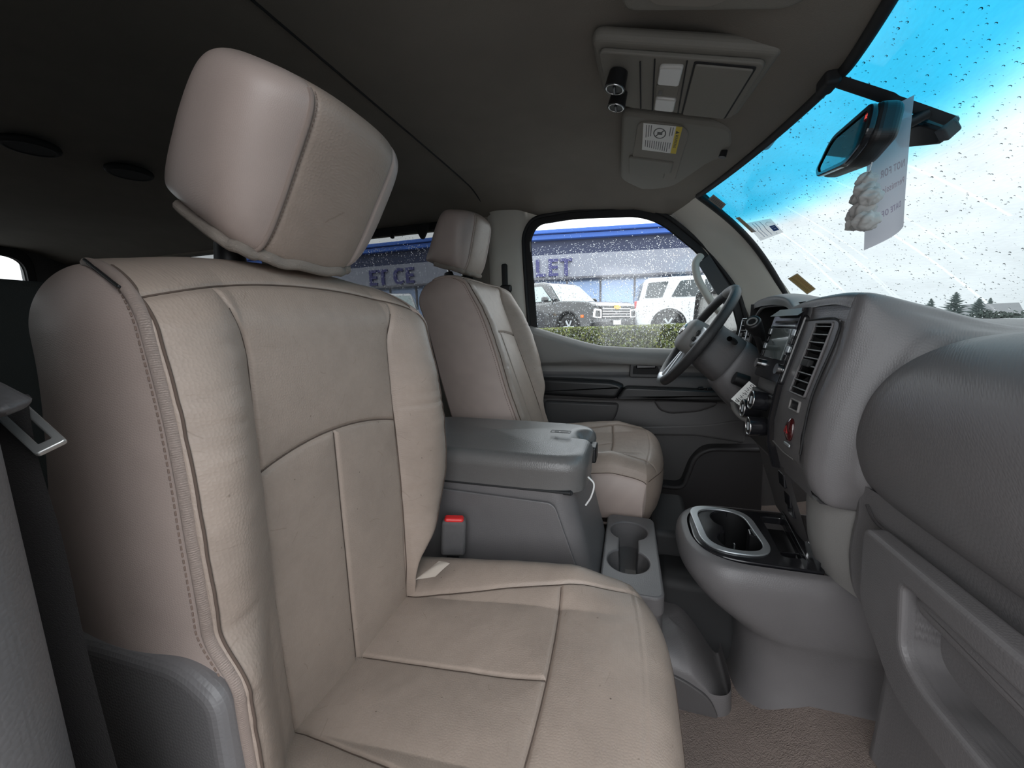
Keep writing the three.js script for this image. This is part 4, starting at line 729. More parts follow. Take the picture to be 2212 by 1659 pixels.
// ---------------------------------------------------------------- cup console
{
  const t = thing('cup_console', 'grey console with a black cup holder tray reaching out below the centre stack', 'cup holder console');
  const L = [[0.424, 0.150, 0.142], [0.418, 0.134, 0.158], [0.395, 0.124, 0.168], [0.36, 0.128, 0.169], [0.31, 0.165, 0.164], [0.262, 0.222, 0.155], [0.235, 0.25, 0.146], [0.19, 0.268, 0.138], [0.12, 0.275, 0.138], [0.06, 0.27, 0.146], [0.03, 0.262, 0.15]];
  const f = (u, v) => { const q = v * (L.length - 1), i = Math.min(L.length - 2, Math.floor(q)), k = (n) => L[clamp(n, 0, L.length - 1)], w = (c) => cr(k(i - 1)[c], k(i)[c], k(i + 1)[c], k(i + 2)[c], q - i);
    const y = w(0), x0 = w(1), hz = w(2), a = u * 2 - 1, sg = Math.sign(a), s = Math.abs(a), R = 0.13;
    if (s > 0.5) return V(lerp(x0 + R, 0.56, (s - 0.5) * 2), y - 0.01 * (s - 0.5) * 0, -0.038 + hz * sg);
    const p = s * 2 * Math.PI / 2, n = 2 / 2.6; return V(x0 + R - R * Math.max(0, Math.cos(p)) ** n, y, -0.038 + hz * sg * Math.sin(p) ** n); };
  part(t, 'body', gridGeo(140, 80, f, (u, v, p) => [p.x + p.z, p.y]), M.plastic);
  const top = 0.424, o = (x, z) => [x, z];
  const plan = roundShape([o(0.155, -0.165), o(0.43, -0.165), o(0.40, 0.10), o(0.155, 0.095)], [0.11, 0.01, 0.01, 0.10]);
  const c1 = [0.265, -0.098, 0.05], c2 = [0.262, 0.012, 0.05];
  const cups = new THREE.Path(); const ww = 0.028, a1 = Math.asin(ww / 0.05);
  cups.absarc(c1[0], c1[1], 0.05, Math.PI / 2 + a1, Math.PI / 2 - a1 + Math.PI * 2, false); cups.absarc(c2[0], c2[1], 0.05, -Math.PI / 2 + a1, -Math.PI / 2 - a1 + Math.PI * 2, false); cups.closePath();
  plan.holes.push(cups);
  const bin = [[0.345, -0.14], [0.395, -0.14], [0.372, 0.055], [0.335, 0.055]]; plan.holes.push(roundShape(bin, 0.01, THREE.Path));
  part(t, 'tray', extrude(plan, 0.02, 0.003, 2, 40).rotateX(Math.PI / 2).translate(0, top + 0.004, 0), M.gloss, 'gloss black tray top');
  const wp = cups.getPoints(40);
  part(t, 'cup_well', gridGeo(wp.length - 1, 8, (u, v) => { const p = wp[Math.round(u * (wp.length - 1))]; return V(lerp(p.x, 0.263 + (p.x - 0.263) * 0.88, v), top - 0.1 * v, p.y); }), M.black);
  part(t, 'well_floor', rbox(0.1, 0.004, 0.22, 0.001).translate(0.263, top - 0.098, -0.043), M.black);
  for (const [x, z] of [[0.262, -0.045], [0.29, 0.0]]) part(t, 'well_rib', rbox(0.003, 0.05, 0.006, 0.001).translate(x, top - 0.06, z), M.silver);
  // silver rim round the cups
  const oval = (g) => roundShape([[0.165 - g, -0.156 - g], [0.31 + g, -0.156 - g], [0.318 + g, 0.072 + g], [0.175 - g, 0.072 + g]], [0.06, 0.07, 0.07, 0.085]);
  const ring = oval(0.004); const innerR = roundShape([[0.180, -0.142], [0.295, -0.146], [0.308, 0.06], [0.188, 0.06]], [0.055, 0.06, 0.06, 0.07], THREE.Path); ring.holes.push(innerR);
  part(t, 'cup_rim', extrude(ring, 0.005, 0.002, 3, 30).rotateX(Math.PI / 2).translate(0, top + 0.0085, 0), M.silver, 'silver rim round the two cup wells');
  part(t, 'bin_floor', rbox(0.09, 0.004, 0.24, 0.001).translate(0.365, top - 0.045, -0.045), M.black);
  part(t, 'bin_divider', rbox(0.05, 0.03, 0.003, 0.001).translate(0.352, top - 0.025, 0.01), M.gloss);
  for (const d of [0, 0.022]) part(t, 'card_slot', strutG(V(0.398 + d, top + 0.012, -0.15), V(0.372 + d, top + 0.008, 0.085), 0.003, 0.016, 0.001), M.gloss, 'upright edge of a card slot');
}

// ---------------------------------------------------------------- steering wheel and column
{
  const t = thing('steering_wheel', 'black leather steering wheel with silver spokes in front of the driver seat', 'steering wheel');
  const c = V(0.217, 0.906, -0.51), n = V(-0.82, 0.57, 0).normalize(); // faces the driver
  const F = frameM(c, V(0, 0, -1), V(0.57, 0.82, 0)); // x across, y up the wheel, z forward along the column
  const R = 0.195, g = (q) => q.applyMatrix4(F);
  const rimPts = []; for (let i = 0; i < 64; i++) { const a = i / 64 * Math.PI * 2; rimPts.push(V(Math.cos(a) * R, Math.sin(a) * R * 0.985, 0)); }
  part(t, 'rim', g(tube(rimPts, 0.0165, 160, 16, true)), std(0.03, 0.029, 0.03, 0.42, { bumpMap: rep(cellTex, 8), bumpScale: 0.0002 }));
  const arcT = (a0, a1, r) => { const L = []; for (let i = 0; i <= 16; i++) { const a = lerp(a0, a1, i / 16); L.push(V(Math.cos(a) * R, Math.sin(a) * R * 0.985, 0)); } return g(tube(L, r, 40, 16)); };
  part(t, 'rim_insert', arcT(1.25, 1.9, 0.0171), M.plasticLight, 'paler section at the top of the rim'); part(t, 'rim_insert', arcT(-1.9, -1.25, 0.0171), M.silver, 'bright section at the bottom of the rim');
  for (const s of [1, -1]) {
    part(t, 'spoke', g(extrude(roundShape([[s * 0.05, -0.045], [s * 0.18, -0.02], [s * 0.18, 0.028], [s * 0.06, 0.04]], 0.01), 0.022, 0.008, 4).translate(0, 0, -0.012)), M.silver);
    part(t, 'lower_spoke', g(extrude(roundShape([[s * 0.022, -0.05], [s * 0.06, -0.178], [s * 0.025, -0.183], [s * 0.004, -0.06]], 0.008), 0.018, 0.007, 4).translate(0, 0, -0.01)), M.silver);
    for (const [x, y] of [[0.085, 0.012], [0.105, 0.006], [0.085, -0.014], [0.105, -0.016]]) part(t, 'wheel_button', g(rbox(0.016, 0.014, 0.01, 0.003).translate(s * x, y, -0.014)), M.rubber);
  }
  const hub = (u, v) => { const a = u * Math.PI * 2, k = v < 0.55 ? 1 - 0.1 * v / 0.55 : 0.9 * Math.max(0, Math.cos((v - 0.55) / 0.45 * 1.5708)) ** 0.7, z = v < 0.55 ? lerp(0.03, -0.03, v / 0.55) : -0.03 - 0.022 * Math.sin((v - 0.55) / 0.45 * 1.5708), cx = Math.cos(a), sy = Math.sin(a), q = 2 / 3; return V(0.078 * Math.sign(cx) * Math.abs(cx) ** q * k, -0.008 + 0.066 * Math.sign(sy) * Math.abs(sy) ** q * k, z); };
  part(t, 'airbag_cover', g(gridGeo(80, 30, hub)), M.plasticLight, 'grey airbag cover with a round badge');
  part(t, 'badge', g(new THREE.TorusGeometry(0.02, 0.0035, 8, 40).translate(0, 0.0, -0.053)), M.chrome);
  part(t, 'badge_bar', g(rbox(0.05, 0.009, 0.004, 0.001).translate(0, 0, -0.053)), M.chrome);
  // column
  const k = thing('stalk_housing', 'dark grey plastic housing with gear lever behind the steering wheel', 'housing');
  const col = (L) => gridGeo(70, 40, (u, v) => { const q = v * (L.length - 1), i = Math.min(L.length - 2, Math.floor(q)), m = (j) => L[clamp(j, 0, L.length - 1)], w = (c) => cr(m(i - 1)[c], m(i)[c], m(i + 1)[c], m(i + 2)[c], q - i); const a = u * Math.PI * 2, cx = Math.cos(a), sy = Math.sin(a), e = 2 / 3.4; return V(w(1) * Math.sign(cx) * Math.abs(cx) ** e, w(3) + w(2) * Math.sign(sy) * Math.abs(sy) ** e, w(0)); }, (u, v) => [u * 0.4, v * 0.2]).applyMatrix4(F);
  part(k, 'front_shroud', col([[0.034, 0.06, 0.06, 0], [0.04, 0.075, 0.078, 0], [0.06, 0.08, 0.082, -0.006], [0.125, 0.084, 0.086, -0.012], [0.135, 0.08, 0.082, -0.012]]), M.plasticDark);
  part(k, 'rear_shroud', col([[0.13, 0.07, 0.075, -0.015], [0.138, 0.086, 0.092, -0.016], [0.20, 0.09, 0.10, -0.03], [0.27, 0.09, 0.10, -0.04], [0.29, 0.07, 0.08, -0.04]]), M.plastic);
  part(k, 'ignition_lock', new THREE.CylinderGeometry(0.02, 0.022, 0.04, 24).rotateZ(Math.PI / 2 - 0.4).translate(0.335, 0.77, -0.385), M.black);
  const lever = part(k, 'shift_lever', tube([V(0.40, 0.80, -0.40), V(0.38, 0.84, -0.33), V(0.352, 0.90, -0.29), V(0.335, 0.935, -0.272)], 0.008, 40, 10), M.black, 'black gear shift lever with a round grip');
  const axis = V(-0.45, 0.55, 0.6).normalize(), tip = V(0.329, 0.948, -0.262), mm = new THREE.Matrix4().makeRotationFromQuaternion(new THREE.Quaternion().setFromUnitVectors(V(0, 1, 0), axis)).setPosition(tip);
  part(lever, 'shift_grip', new THREE.LatheGeometry([[0, -0.075], [0.012, -0.075], [0.016, -0.05], [0.021, -0.01], [0.0225, 0.006], [0.021, 0.012], [0.016, 0.0135], [0.0, 0.011]].map(([x, y]) => new THREE.Vector2(x, y)), 32).applyMatrix4(mm), M.black);
  part(lever, 'grip_button', new THREE.TorusGeometry(0.0125, 0.0025, 8, 32).rotateX(Math.PI / 2).translate(0, 0.0125, 0).applyMatrix4(mm), M.plasticLight);
  part(k, 'wiper_stalk', tube([V(0.33, 0.885, -0.45), V(0.30, 0.90, -0.36), V(0.285, 0.905, -0.33)], 0.008, 20, 8), M.black);
}
{ // keys with a paper tag hanging from the ignition
  const t = thing('key_tag', 'white paper key tag with black handwritten marks hanging from the ignition', 'key tag');
  const a = V(0.2863, 0.7278, -0.22), b = V(0.3287, 0.7797, -0.22), ax = b.clone().sub(a), F = frameM(a.clone().add(b).multiplyScalar(0.5), ax, V(-0.31, 0.2, 1.3).cross(ax));
  const L = a.distanceTo(b) * 1.02, tx = canvasTex(256, 80, (c) => { c.fillStyle = '#f4f4f0'; c.fillRect(0, 0, 256, 80); c.strokeStyle = '#222'; c.lineWidth = 5; for (let i = 0; i < 11; i++) { c.beginPath(); const x = 36 + i * 17; c.moveTo(x, 20 + (i * 29) % 20); c.lineTo(x + (i % 3) * 6 - 4, 58 - (i * 17) % 14); c.stroke(); } c.beginPath(); c.arc(20, 40, 10, 0, 6.3); c.stroke(); c.beginPath(); c.arc(236, 40, 12, 0, 6.3); c.stroke(); });
  part(t, 'tag', rbox(L, 0.03, 0.0012, 0.0004).applyMatrix4(F), M.white);
  part(t, 'tag_print', new THREE.PlaneGeometry(L * 0.98, 0.0285).translate(0, 0, 0.0008).applyMatrix4(F), std(1, 1, 1, 0.8, { map: tx }));
  const r = V(0.3242, 0.7384, -0.22);
  part(t, 'key_ring', new THREE.TorusGeometry(0.014, 0.0013, 8, 40).rotateY(0.5).translate(r.x, r.y, r.z), M.chrome);
  part(t, 'key', mergeGeometries([rbox(0.008, 0.05, 0.002, 0.0008).translate(r.x + 0.001, r.y - 0.035, r.z), rbox(0.02, 0.02, 0.005, 0.004).translate(r.x + 0.001, r.y - 0.005, r.z)]), M.silver);
}
{ // grab handle on the front pillar
  const t = thing('grab_handle', 'pale curved grab handle on the windscreen pillar beyond the steering wheel', 'handle');
  const L = [V(0.2785, 1.2433, -0.9), V(0.2574, 1.2116, -0.885), V(0.2658, 1.1475, -0.875), V(0.3015, 1.079, -0.875), V(0.3412, 1.0185, -0.88), V(0.3775, 0.982, -0.9)];
  part(t, 'grip', new THREE.TubeGeometry(new THREE.CatmullRomCurve3(L), 60, 0.0155, 12), M.trim);
  part(t, 'backing', gridGeo(10, 4, (u, v) => V(0, 0, 0).copy(crV([V(0.2947, 1.2311, -0.93), V(0.3444, 1.1486, -0.93), V(0.4137, 1.0354, -0.93)], u)).add(V(0.045 * (v - 0.5), 0.035 * (v - 0.5), 0))), M.black);
}

// ---------------------------------------------------------------- mirror, papers and stickers at the windscreen
{
  const t = thing('rear_view_mirror', 'black rear view mirror with a small red display, hung from the windscreen', 'mirror');
  const o = V(0.418, 1.315, -0.04), F = frameM(o, V(0.10, 0.12, -1), V(0.16, 1, 0.1)); // x towards the driver, y up, z forward
  const outl = [[-0.135, -0.022], [-0.118, 0.047], [0.105, 0.046], [0.165, -0.012], [0.135, -0.034], [-0.06, -0.05]];
  const g = (q) => q.applyMatrix4(F);
  part(t, 'housing', g(extrude(roundShape(outl, 0.022), 0.045, 0.016, 5).translate(0, 0, 0.0)), M.black);
  part(t, 'mirror_frame', g(extrude(ringShape(roundShape(outl.map(([x, y]) => [x * 0.985, y * 0.97]), 0.03), roundShape(outl.map(([x, y]) => [x * 0.92, y * 0.82]), 0.026, THREE.Path)), 0.012, 0.003).translate(0, 0, -0.006)), M.gloss);
  part(t, 'mirror_glass', g(extrude(roundShape(outl.map(([x, y]) => [x * 0.93, y * 0.83]), 0.026), 0.003, 0).translate(0, 0, -0.003)), std(0.33, 0.34, 0.34, 0.04, { metalness: 1 }));
  const disp = canvasTex(64, 64, (c) => { c.fillStyle = '#200'; c.fillRect(0, 0, 64, 64); c.fillStyle = '#ff5a50'; c.font = 'bold 44px sans-serif'; c.fillText('N', 6, 48); c.fillText('E', 34, 48); });
  part(t, 'display', g(new THREE.PlaneGeometry(0.016, 0.016).rotateY(Math.PI).translate(-0.095, 0.025, -0.0042)), new THREE.MeshStandardMaterial({ color: 0x000000, emissive: 0xffffff, emissiveMap: disp, emissiveIntensity: 0.9, roughness: 0.4 }), 'small red lit compass display');
  part(t, 'stalk', tube([o.clone().add(V(0.045, 0.01, 0)), o.clone().add(V(0.07, 0.012, 0.005)), wsPoint(0.489, 0.785).add(V(-0.012, -0.012, 0))], 0.011, 20, 10), M.black);
  // cover of the wire from the roof down to the mirror foot
  const c = (v) => wsPoint(0.478 + 0.045 * (1 - v), v).add(V(-0.01, -0.01, 0));
  part(t, 'wire_cover', gridGeo(6, 20, (u, v) => { const p = c(lerp(1.0, 0.74, v)); return p.add(V(-0.008 * Math.sin(u * 3.14), -0.008 * Math.sin(u * 3.14), (u - 0.5) * (v < 0.55 ? 0.036 : 0.028))); }), M.rubber, 'black cover strip running from the roof to the mirror');
  part(t, 'roof_clip', rbox(0.03, 0.03, 0.05, 0.008).translate(c(0.985).x - 0.015, c(0.985).y, c(0.985).z), M.rubber);
}
{
  const t = thing('mirror_sensor', 'small black sensor box on the windscreen just right of the mirror', 'sensor');
  const a = V(0.575, 1.3426, -0.0889), F = frameM(a, V(0.3, -0.25, 0.9), V(-0.7, 0.7, 0.1));
  part(t, 'case', extrude(roundShape([[-0.05, -0.022], [0.035, -0.03], [0.055, 0.0], [0.02, 0.03], [-0.05, 0.028]], 0.008), 0.036, 0.006, 3).translate(0, 0, -0.018).applyMatrix4(F), M.gloss);
  part(t, 'lens_hood', rbox(0.02, 0.03, 0.03, 0.005).translate(0.045, -0.008, 0.004).applyMatrix4(F), M.plasticDark);
}
{ // sheet of paper hanging behind the mirror, its print showing through reversed
  const A = V(0.476, 1.3518, 0.0582), Bq = V(0.49, 1.1307, 0.0306), Cq = V(0.48, 1.1036, -0.0626), D = V(0.476, 1.3821, -0.0894);
  const tx = canvasTex(512, 1024, (c, w, h) => { c.fillStyle = '#efebf2'; c.fillRect(0, 0, w, h); c.textAlign = 'center'; c.fillStyle = 'rgba(160,125,138,0.55)'; c.save(); c.translate(w, 0); c.scale(-1, 1); c.font = 'bold 80px sans-serif'; c.fillText('NOT FOR', 190, 520, 310); c.font = 'bold 66px sans-serif'; c.fillText('Permission', 200, 650, 340); c.fillStyle = 'rgba(140,118,150,0.55)'; c.fillText('DATE OF', 205, 830, 300); c.restore(); });
  const f = (u, v) => { const a = D.clone().lerp(A, u), b = Cq.clone().lerp(Bq, u); const p = a.lerp(b, v); return p.add(V(0.012 * Math.sin(u * 2.6) * v * v, 0, 0.008 * Math.sin(u * 3) * v)); };
  const m = single('paper_sheet', 'white paper sheet with reversed print showing through, hanging beside the mirror', 'paper', gridGeo(20, 30, f, (u, v) => [u, 1 - v]), std(1, 1, 1, 0.9, { map: tx, transmission: 0.4, thickness: 0 }));
}
{ // ruffled white garland on a thread
  const t = thing('mirror_garland', 'ruffled off-white fabric garland hanging below the mirror in front of the paper', 'ornament');
  const P = [[1874, 385], [1868, 405], [1880, 428], [1862, 432], [1866, 462], [1852, 470], [1872, 488], [1846, 490]].map(([x, y], i) => i);
  const C = [V(0.435, 1.2265, 0.0223), V(0.435, 1.2076, 0.0227), V(0.435, 1.1895, 0.0402), V(0.435, 1.1977, 0.0034), V(0.435, 1.1716, 0.0216), V(0.435, 1.1658, -0.0041), V(0.435, 1.1461, 0.0328), V(0.435, 1.1504, -0.0081)];
  const white = std(0.68, 0.66, 0.64, 0.95, { transmission: 0.3 });
  C.forEach((c, k) => { const R = [0.017, 0.02, 0.019, 0.017, 0.02, 0.018, 0.022, 0.016][k];
    part(t, 'ruffle', gridGeo(48, 24, (u, v) => { const a = u * 6.2832, b = (v - 0.5) * Math.PI, r = R * (0.72 + 0.5 * fbm(u * 9 + k * 13 + (u > 0.98 ? -9 * u + 9 * (u - 1) : 0), v * 7 + k * 5, 3) + 0.14 * Math.sin(a * 5 + v * 9 + k) * Math.cos(b)); return V(c.x + r * Math.cos(a) * Math.cos(b), c.y + r * 0.85 * Math.sin(b), c.z + r * Math.sin(a) * Math.cos(b)); }), white); });
  part(t, 'thread', tube([V(0.435, 1.2544, 0.034), C[0]], 0.001, 4, 6), M.white);
}
function sticker(label, pts, draw, w, h, alpha) { // a quad on the inside of the windscreen
  const tx = canvasTex(w, h, draw), mat = alpha ? std(1, 1, 1, 0.7, { map: tx, transparent: true }) : std(1, 1, 1, 0.7, { map: tx });
  const [a, b, c, d] = pts;
  single('windscreen_sticker', label, 'sticker', gridGeo(6, 4, (u, v) => a.clone().lerp(b, u).lerp(d.clone().lerp(c, u), v), (u, v) => [u, 1 - v]), mat);
}
// corners given as (u, v) on the windscreen, just inside the glass
const G4 = (L) => L.map(([u, v]) => wsPoint(u, v).add(V(-0.004, -0.004, 0)));
const scribble = (c, x0, y0, w, n, col, hgt = 10) => { c.strokeStyle = col; c.lineWidth = 3; for (let i = 0; i < n; i++) { const x = x0 + (i + 0.5) * w / n; c.beginPath(); c.moveTo(x, y0 + (i * 7) % 4); c.lineTo(x + ((i * 5) % 7) - 3, y0 + hgt - (i * 3) % 5); c.stroke(); } };
sticker('grey barcode sticker in the blue corner of the windscreen', G4([[0.046, 0.942], [0.042, 0.842], [0.012, 0.815], [0.014, 0.93]]), (c) => { c.fillStyle = '#8d8680'; c.fillRect(0, 0, 128, 64); for (let i = 0; i < 22; i++) { c.fillStyle = '#3a3735'; c.fillRect(10 + i * 5, 12, 1 + (i * 7) % 3, 40); } }, 128, 64);
sticker('narrow tan strip sticker along the pillar edge of the windscreen', G4([[0.034, 0.72], [0.034, 0.58], [0.022, 0.575], [0.022, 0.72]]), (c) => { c.fillStyle = '#b3a184'; c.fillRect(0, 0, 256, 32); scribble(c, 20, 8, 200, 20, '#6b5a40', 16); }, 256, 32);
sticker('clear service sticker with blue lettering and a blue stamp', G4([[0.03, 0.66], [0.095, 0.658], [0.088, 0.55], [0.024, 0.5]]), (c, w, h) => { c.clearRect(0, 0, w, h); c.fillStyle = 'rgba(225,235,245,0.5)'; c.fillRect(0, 0, w, h); c.strokeStyle = '#3a5fae'; c.lineWidth = 5; for (const x of [60, 92, 140]) { c.beginPath(); c.moveTo(x, 20); c.lineTo(x + 6, 90); c.lineTo(x - 2, 130); c.lineTo(x + 8, 230); c.stroke(); } c.fillStyle = '#3566b5'; c.fillRect(186, 110, 56, 90); c.strokeStyle = '#445a80'; c.lineWidth = 3; c.beginPath(); c.arc(205, 80, 32, 2.4, 5.6); c.stroke(); c.fillStyle = '#cfe0f6'; c.fillRect(198, 130, 30, 12); c.fillRect(204, 160, 26, 12); }, 256, 256, true);
sticker('yellowish inspection sticker at the foot of the windscreen', G4([[0.045, 0.242], [0.058, 0.133], [0.038, 0.083], [0.022, 0.192]]), (c) => { c.fillStyle = '#e9e2d4'; c.fillRect(0, 0, 256, 128); c.fillStyle = '#c9ad72'; c.fillRect(8, 8, 240, 112); scribble(c, 20, 22, 215, 14, '#a5673a', 34); scribble(c, 20, 72, 215, 17, '#7b6234', 30); }, 256, 128);

// ---------------------------------------------------------------- rain on the outside of the glass
{
  const water = new THREE.MeshPhysicalMaterial({ color: 0xffffff, roughness: 0.0, transmission: 1, thickness: 0.002, ior: 1.33 });
  const half = new THREE.SphereGeometry(1, 8, 6);
  function drops(name, label, n, place) { const m = new THREE.InstancedMesh(half, water, n); m.name = name; m.userData = { kind: 'stuff', label, category: 'raindrops' }; const M4 = new THREE.Matrix4(), q = new THREE.Quaternion(); for (let i = 0; i < n; i++) { const { p, nrm, r, up } = place(i); q.setFromUnitVectors(V(0, 0, 1), nrm); m.setMatrixAt(i, M4.compose(p, q, V(r, r * up, r * 0.55))); } scene.add(m); }
  drops('rain_on_side_window', 'dense raindrops and runs covering the driver window', 6500, () => {
    let x, y; do { x = lerp(-0.52, 0.44, rnd()); y = lerp(0.78, 1.48, rnd()); } while (y > 1.36 && rnd() < 0.93);
    const run = vnoise(x * 90, 3) > 0.5; const r = (0.0008 + 0.0013 * rnd() ** 2) * (y > 1.36 ? 0.8 : 1);
    return { p: V(x, y, glassZ - 0.0045), nrm: V(0, 0, -1), r, up: run && y < 1.3 ? 1 + 2.4 * rnd() : 1 };
  });
  drops('rain_on_rear_window', 'dense raindrops on the rear side window behind the driver', 3200, () => ({ p: V(lerp(-2.2, -0.86, rnd()), rnd() < 0.06 ? lerp(1.4, 1.5, rnd()) : lerp(0.93, 1.44, rnd()), -1.0125), nrm: V(0, 0, -1), r: 0.001 + 0.0016 * rnd() ** 2, up: 1 + rnd() }));
  drops('rain_on_windscreen', 'scattered raindrops on the windscreen', 6000, () => {
    const u = rnd() ** 0.9, v = rnd() ** 1.3, p = wsPoint(u, v), a = wsPoint(u + 0.001, v).sub(p), b = wsPoint(u, v + 0.001).sub(p), nr = a.cross(b).normalize(); if (nr.x < 0) nr.negate();
    return { p: p.addScaledVector(nr, 0.0008), nrm: nr, r: 0.0008 + 0.002 * rnd() ** 3, up: 1 };
  });
}

// ---------------------------------------------------------------- outside
const paved = std(0.17, 0.17, 0.175, 0.35, { map: rep(patchTex, 0.2), bumpMap: rep(fineTex, 1), bumpScale: 0.004 });
struct('ground', gridGeo(2, 2, (u, v) => V(lerp(-160, 200, u), -0.6, lerp(-160, 90, v)), (u, v, p) => [p.x, p.z]), paved);
struct('car_park', rbox(60, 1.2, 34, 0.1).translate(-2, -0.05, -25.2), paved);
{ // clipped hedge along the edge of the raised car park
  const leafG = new THREE.PlaneGeometry(0.05, 0.028), n = 26000, mat = std(0.15, 0.19, 0.05, 0.6, { transmission: 0.3 });
  const m = new THREE.InstancedMesh(leafG, mat, n); m.name = 'hedge'; m.userData = { kind: 'stuff', label: 'clipped green hedge along the edge of the car park', category: 'hedge' };
  const q = new THREE.Quaternion(), M4 = new THREE.Matrix4(), col = new THREE.Color(), e = new THREE.Euler();
  for (let i = 0; i < n; i++) {
    const x = lerp(-3.2, 3.2, rnd()), face = rnd() < 0.62, y = face ? lerp(-0.1, 0.86, rnd()) : 0.86 + 0.03 * rnd() + 0.02 * fbm(x * 3, 1), z = face ? -6.6 - 0.1 * rnd() * rnd() : lerp(-6.6, -7.4, rnd());
    e.set(rnd() * 6, rnd() * 6, rnd() * 6); q.setFromEuler(e); const s = 0.7 + rnd() * 0.8; m.setMatrixAt(i, M4.compose(V(x, y + 0.02 * x * 0.3, z), q, V(s, s, s)));
    const k = 0.5 + rnd() * 1.1; m.setColorAt(i, col.setRGB(k * (0.9 + rnd() * 0.35), k, k * 0.8));
  }
  scene.add(m);
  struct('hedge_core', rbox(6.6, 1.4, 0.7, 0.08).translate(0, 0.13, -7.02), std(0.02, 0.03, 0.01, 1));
}
// showroom building: two wings meeting at a corner, letters on the fascia
const font = await new FontLoader().loadAsync('fonts/droid/droid_sans_bold.typeface.json');
{
  const t = thing('showroom', 'blue and grey showroom building with big letters on its fascia and a glass front', 'building');
  const blue = std(0.03, 0.125, 0.5, 0.5), navy = std(0.012, 0.022, 0.075, 0.5), grey = std(0.27, 0.285, 0.34, 0.6), letterM = std(0.035, 0.035, 0.15, 0.5), frameM_ = std(0.1, 0.1, 0.12, 0.5), pane = std(0.3, 0.42, 0.66, 0.12, { metalness: 0.2 });
  const wing = (o, yaw, L, top, words, pos, sgn) => {
    const W = new THREE.Matrix4().makeRotationY(yaw).setPosition(o), P = (n, g, m, l) => part(t, n, g.applyMatrix4(W), m, l), cx = sgn * L / 2;
    P('roof_edge', rbox(L, 0.2, 1.2, 0.04).translate(cx, top - 0.1, 0.2), blue); P('roof_edge', rbox(L, 0.26, 1.0, 0.04).translate(cx, top - 0.35, 0.15), blue);
    P('upper_fascia', rbox(L, 0.75, 0.6, 0.02).translate(cx, top - 0.85, 0), navy);
    P('sign_band', rbox(L, 1.25, 0.7, 0.02).translate(cx, top - 1.85, 0.02), grey);
    P('soffit', rbox(L, 0.12, 1.0, 0.02).translate(cx, top - 2.5, 0), frameM_);
    for (let i = 0, s = 1.85; i < L / s; i++) { const x = sgn * (i + 0.5) * s; P('window', rbox(s - 0.1, 3.0, 0.06, 0.01).translate(x, top - 4.05, -0.35), pane); P('mullion', rbox(0.09, 3.1, 0.16, 0.01).translate(x - sgn * s / 2, top - 4.05, -0.32), frameM_); }
    P('plinth', rbox(L, 0.6, 0.7, 0.02).translate(cx, top - 5.6, -0.2), grey);
    const g = new TextGeometry(words, { font, size: 0.92, depth: 0.12, curveSegments: 6 }); P('sign_letters', g.translate(pos, top - 2.38, 0.38), letterM, 'raised dark blue letters');
  };
  wing(V(-9, 0, -20), 0, 22, 6.05, 'ET CE', -6.55, -1);
  wing(V(-9, 0, -20), -0.0 + Math.atan2(2.2, 12) * 0.9, 13.0, 6.0, 'LET', 3.75, 1);
}
